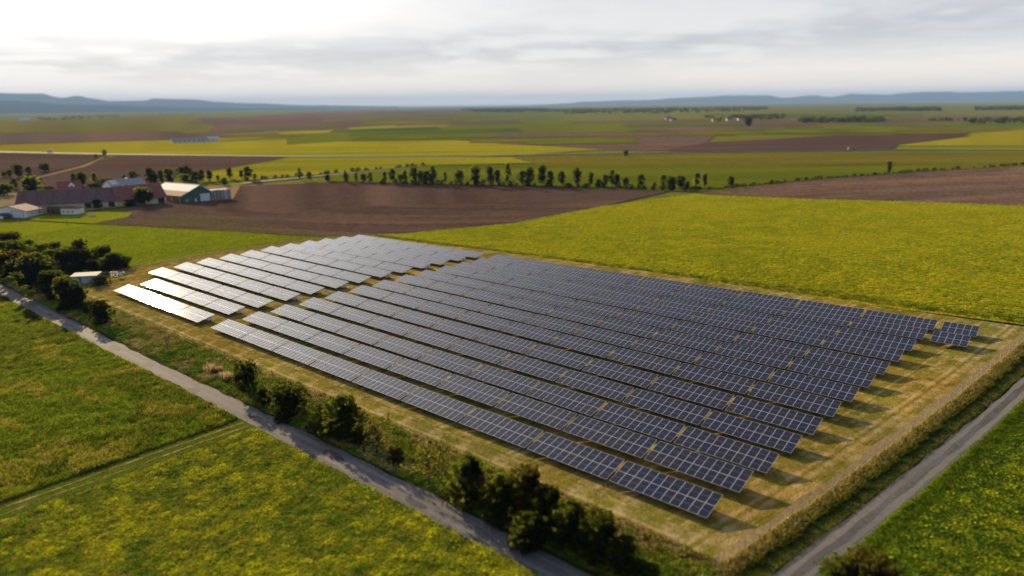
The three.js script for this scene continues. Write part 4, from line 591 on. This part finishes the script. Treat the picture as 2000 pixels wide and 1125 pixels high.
{ // green hall
  const [t, w] = site('hall', 'green sheet metal hall with pale roof and big white door', 'hall', G(356, 396), G(415, 391));
  gabled(t, w, 27, 4.3, 8.6, B.green, B.sheet, { axis: 'z', over: 0.6, ridgeAt: 0.62, roof2: B.sheet });
  door_(t, w * 0.6, w * 0.33, 4.1, B.door, 0, 'gate'); door_(t, w * 0.42, 1.0, 2.1, B.white); window_(t, w * 0.12, 1.3, 1.4, 1);
  part('tiled_eave', UVB(prism([[-0.75, 4.02], [-0.75, 4.1], [w * 0.22, 5.95], [w * 0.22, 5.87]], (x, u, v) => [u, v + 0.18, -x], -0.62, 27.62)), B.brick, t);
  for (const z of [2, 8, 14, 20]) part('side_bay', boxAt(-0.06, -0.004, 0.1, 3.4, -z - 5, -z), z === 8 ? B.brick : B.wood, t);
  for (const z of [1.5, 7.5, 13.5, 19.5]) part('post', boxAt(-0.32, -0.1, 0, 3.9, -z - 0.11, -z + 0.11), B.white, t);
}
{ // wall of weathered boards, board by board
  const [t, w] = site('board_wall', 'tall weathered grey board wall at the end of the green hall', 'wall', G(417, 391), G(452, 388)), r = mulberry(31), mats = [B.wood, B.grey, B.sheet, B.grey, mottled('silver_board', 720, [0.22, 0.22, 0.25], [0.36, 0.35, 0.37], 2)];
  const n = Math.round(w / 0.55); for (let i = 0; i < n; i++) part('board', boxAt(i * w / n + 0.02, (i + 1) * w / n - 0.02, 0, 5 + r() * 0.35, -0.1, r() * 0.05), mats[Math.floor(r() * 5) % 5 === 2 ? 1 : Math.floor(r() * 5) % 5], t);
  part('rear_stack', boxAt(0.2, w - 0.2, 0, 4.8, -9, -0.2), B.grey, t);
}
{ // white garage
  const [t, w] = site('garage', 'white garage with pale roller door and brown roof', 'garage', G(-14, 424), G(54, 424.5));
  gabled(t, w, 8, 3.0, 5.0, B.white, B.redTile, { axis: 'z', over: 0.4, ridgeAt: 0.5 }); door_(t, w * 0.56, w * 0.34, 2.9, B.door, 0, 'roller_door');
  part('low_wall', boxAt(-6, w * 0.5, 0, 1.1, 3.2, 3.5), B.white, t);
}
{ // lean-to beside the garage
  const [t, w] = site('annex', 'low white annex beside the garage', 'building', G(54.6, 420.5), G(75, 418.5)); part('wall', UVB(boxAt(0, w, 0, 2.9, -4, 0)), B.white, t); part('roof', UVB(boxAt(-0.3, w + 0.3, 2.905, 3.1, -4.3, 0.4)), B.oldTile, t); for (const f of [0.3, 0.62]) window_(t, w * f, 1, 0.9, 1.1);
}
{ // open cart shed with the white stable in front
  const [t, w] = site('cart_shed', 'open shed with flat tin roof and white windowed end', 'shed', G(75.5, 419.5), G(152, 419));
  const x0 = w * 0.58; part('wall', UVB(boxAt(x0, w - 0.4, 0, 2.7, -4.6, 0)), B.white, t); part('boarding', boxAt(x0, w - 0.4, 2.705, 3.85, -0.35, -0.05), B.ochre, t);
  for (let i = 0; i < 3; i++) window_(t, x0 + 0.8 + i * 2.2, 1.1, 1.1, 0.9); part('end_wall', boxAt(x0 - 0.1, x0 - 0.004, 0, 2.85, -5, -0.1), B.wood, t); part('back_wall', boxAt(0, x0 - 0.11, 0, 2.8, -5.2, -5), B.wood, t);
  for (const x of [0.3, w * 0.3]) part('post', boxAt(x, x + 0.2, 0, 3.9, -0.5, -0.3), B.wood, t);
  part('roof', UVB(prism([[0.9, 4.2], [0.9, 4.32], [-5.6, 3.0], [-5.6, 2.88]], along, -0.4, w + 0.3)), B.felt, t);
}
{ const [t, w] = site('house', 'red roofed house with small white gable behind the long barn', 'house', G(118, 391), G(162, 388)); gabled(t, w, 9, 5.2, 8.8, B.plaster, B.redTile); gabledDormer(t, w * 0.6); }
function gabledDormer(t, x) { const d = part('dormer', prism([[x - 1.3, 6], [x + 1.3, 6], [x + 1.3, 7], [x, 8.3], [x - 1.3, 7]], (z, u, v) => [u, v, -z], 1.2, 4.2), B.white, t); part('pane', boxAt(x - 0.5, x + 0.5, 6.3, 7.1, -1.19, -1.15), B.glass, d); }
{ const [t, w] = site('outbuilding', 'grey roofed outbuilding behind the red barn', 'building', G(222, 379), G(287, 374)); gabled(t, w, 12, 4.6, 7.4, B.white, B.grey); part('vent', boxAt(w * 0.55, w * 0.55 + 1.4, 7.2, 8.1, -6.7, -5.6), B.white, t); part('skylight', prism([[-5.4, 7.42], [-5.4, 7.5], [-1, 5.5], [-1, 5.42]], along, w * 0.02, w * 0.22), B.sheet, t); }
{ const [t, w] = site('long_shed', 'long low white livestock building on the far plain', 'building', G(336, 279.5), G(406, 277)); gabled(t, w, 14, 3.2, 5.6, B.white, B.grey, { over: 0.8 }); for (let i = 0; i < 7; i++) window_(t, w * (0.06 + i * 0.13), 1, w * 0.07, 1.4); }
{ const [t, w] = site('long_shed', 'white annex building at the end of the long livestock shed', 'building', G(407, 276.6), G(428, 275.8)); gabled(t, w, 12, 3.6, 6, B.white, B.sheet, { over: 0.6 }); door_(t, w * 0.4, w * 0.2, 3, B.door); }
{ const [t, w] = site('far_barn', 'far white barn at the foot of the grey hills', 'barn', G(43, 236), G(60, 235.5)); gabled(t, w, 20, 6, 11, B.white, B.sheet); }
[[1300, 233.5, 'far white house left in the village'], [1392, 237, 'far pale house before the village trees'], [1420, 236, 'far pink house in the village'], [1442, 235.5, 'far small white house in the village beside the dark clump'], [1310, 236.5, 'far low house at the village edge']].forEach(([x, y, l]) => { const [t, w] = site('far_house', l, 'house', G(x, y), G(x + 11, y - 0.1), 'village houses'); gabled(t, w, 12, 4.5, 7.5, B.plaster, B.oldTile); });

// ---------------------------------------------------------------- shed, sign, fence and small things
{ // pale blue shed: its long front faces the entrance
  const P = G(142, 557.5), Q = G(189.5, 551), [t, w] = site('utility_shed', 'pale blue utility shed with flat cream roof', 'shed', P, Q), dep = 3.2;
  part('wall', UVB(boxAt(0, w, 0, 2.45, -dep, 0)), B.blue, t); part('roof', UVB(prism([[0.35, 2.46], [0.35, 2.62], [-dep - 0.35, 2.86], [-dep - 0.35, 2.7]], along, -0.35, w + 0.35)), B.felt, t); part('gable_board', boxAt(0.02, w - 0.02, 2.452, 2.6, -dep + 0.05, -0.4), B.blue, t);
  const d = door_(t, w * 0.2, 1.0, 2.05, paint('teal_door', 0.10, 0.28, 0.36, 0.6)); part('handle', boxAt(w * 0.2 + 0.85, w * 0.2 + 0.92, 1.0, 1.14, 0.053, 0.09), steel, d); part('notice', boxAt(w * 0.2 + 0.3, w * 0.2 + 0.7, 1.3, 1.6, 0.053, 0.06), B.white, d);
}
{ // notice board and mesh gate on the fence by the shed
  const P = G(216, 543), Q = G(245, 542), [t, w] = site('field_gate', 'mesh gate in the fence beside the shed', 'gate', P, Q);
  for (const x of [0, w * 0.55, w]) part('post', boxAt(x - 0.04, x + 0.04, -0.3, 2, -0.04, 0.04), steel, t); const g = []; for (let i = 0; i <= 8; i++) g.push(boxAt(0.05, w * 0.55 - 0.05, 0.2 + i * 0.2, 0.215 + i * 0.2, -0.008, 0.008)); for (let x = 0.15; x < w * 0.55 - 0.05; x += 0.15) g.push(boxAt(x, x + 0.01, 0.2, 1.8, 0.009, 0.016)); part('mesh', mergeGeometries(g), steel, t); part('rail', boxAt(0, w, 1.85, 1.9, -0.02, 0.02), steel, t);
  const s = tag(part('notice_board', boxAt(0, 1.3, 0, 1.05, 0, 0.03), B.white, scene), 'white notice board hung on the mesh gate', 'sign'); s.position.set(P.x, P.y + 0.85, P.z).add(new THREE.Vector3(w * 0.58, 0, 0.07).applyEuler(t.rotation)); s.rotation.copy(t.rotation);
}
function fence(label, pts, every) {
  const t = thing('wire_fence', label, 'fence', 'fences round the panels'), o = pts[0]; t.position.copy(o); const tops = [];
  for (let i = 0; i < pts.length - 1; i++) { const n = Math.max(1, Math.round(pts[i].distanceTo(pts[i + 1]) / every)); for (let k = 0; k < n + (i === pts.length - 2 ? 1 : 0); k++) { const x = lerp(pts[i].x, pts[i + 1].x, k / n), z = lerp(pts[i].z, pts[i + 1].z, k / n); tops.push(new THREE.Vector3(x - o.x, height(x, z) - o.y, z - o.z)); } }
  const pg = boxAt(-0.03, 0.03, -0.4, 1.6, -0.03, 0.03); for (const p of tops) part('post', pg, steel, t).position.copy(p);
  for (const h of [0.4, 0.95, 1.5]) { const g = []; for (let i = 0; i < tops.length - 1; i++) g.push(bar(tops[i].clone().setY(tops[i].y + h), tops[i + 1].clone().setY(tops[i + 1].y + h), 0.003, 0.003, 3)); part('wire', mergeGeometries(g), steel, t); }
}
fence('wire fence between the verge bushes and the lowest row of panels', [F(-70, -6.2), F(-33, -5.9), F(14, -6.3), F(60, -6.3), F(AR(-6.3, 114), -6.3)], 4.2);
fence('wire fence along the tall grass beside the gravel track', [F(AR(-6.3, 114.02), -6.28), F(AR(15, 113.95), 15), F(AR(40, 113.9), 40), F(AR(64, 113.9), 64), F(AR(88, 114), 88)], 4.2);
fence('wire fence along the earth path behind the pale panels', [F(-76.4, 10), F(-75.6, 34), F(-72.2, 46), F(-70, 60), F(-69.8, 74), F(-65, 85.5)], 4.2);
// poles on the lawn, feeder ring
for (const [x, y, l] of [[131, 438.5, 'wooden pole at the corner of the lawn'], [40, 432, 'wooden pole beside the white garage'], [258, 424, 'short post at the tip of the lawn']]) { const t = thing('wooden_pole', l, 'pole'); t.position.copy(G(x, y)); part('shaft', bar(new THREE.Vector3(0, -0.3, 0), new THREE.Vector3(0, x > 200 ? 1.6 : 2.6, 0), 0.12, 0.09, 8), B.wood, t); part('cap', boxAt(-0.16, 0.16, x > 200 ? 1.6 : 2.6, (x > 200 ? 1.6 : 2.6) + 0.1, -0.16, 0.16), B.wood, t); }
{ const t = thing('ring_feeder', 'round steel feeder ring on the lawn', 'feeder'); t.position.copy(G(180, 422)); for (const y of [0.15, 0.8, 1.4]) { const g = new THREE.TorusGeometry(1.15, 0.05, 6, 24); g.rotateX(Math.PI / 2); g.translate(0, y, 0); part('hoop', g, B.felt, t); } for (let i = 0; i < 12; i++) { const a = i / 12 * 6.283; part('upright', boxAt(-0.04, 0.04, 0, 1.45, -0.04, 0.04), B.felt, t).position.set(Math.cos(a) * 1.15, 0, Math.sin(a) * 1.15); } }
// vehicles
function van(label, P, turn, mat, l = 4.6, h = 1.9) {
  const t = thing('parked_van', label, 'van'); t.position.copy(P).setY(P.y + 0.12); t.rotation.y = turn; const w = 1.8;
  part('body', prism([[-l / 2, 0.35], [l / 2, 0.35], [l / 2, 0.95], [l / 2 - 0.9, 1.1], [l / 2 - 1.5, h], [-l / 2 + 0.1, h], [-l / 2, 1.2]], across, -w / 2, w / 2), mat, t);
  for (const s of [-1, 1]) { part('side_window', boxAt(-l / 2 + 0.5, l / 2 - 1.6, 1.15, h - 0.25, s * (w / 2 + 0.004) - 0.003, s * (w / 2 + 0.004) + 0.003), B.glass, t); for (const x of [-l / 2 + 0.85, l / 2 - 0.85]) { const g = new THREE.CylinderGeometry(0.34, 0.34, 0.22, 14); g.rotateX(Math.PI / 2); g.translate(x, 0.34, s * (w / 2 - 0.08)); part('wheel', g, darkPlastic, t); } }
  part('windscreen', prism([[l / 2 - 0.94, 1.15], [l / 2 - 0.91, 1.15], [l / 2 - 1.44, h - 0.1], [l / 2 - 1.47, h - 0.1]], across, -w / 2 + 0.15, w / 2 - 0.15), B.glass, t);
}
van('white van driving on the pale paved lane', G(99, 298), 0.2, B.white, 6.2, 2.6);
van('dark van parked at the low wall of the garage', G(14, 424.8), 0, paint('dark_paint', 0.03, 0.03, 0.045, 0.4), 5, 1.8);
van('grey van far away on the lane right of the dark ploughed strip', G(1661, 292.5), 0.1, B.grey, 5, 2.2);

renderer.render(scene, camera);
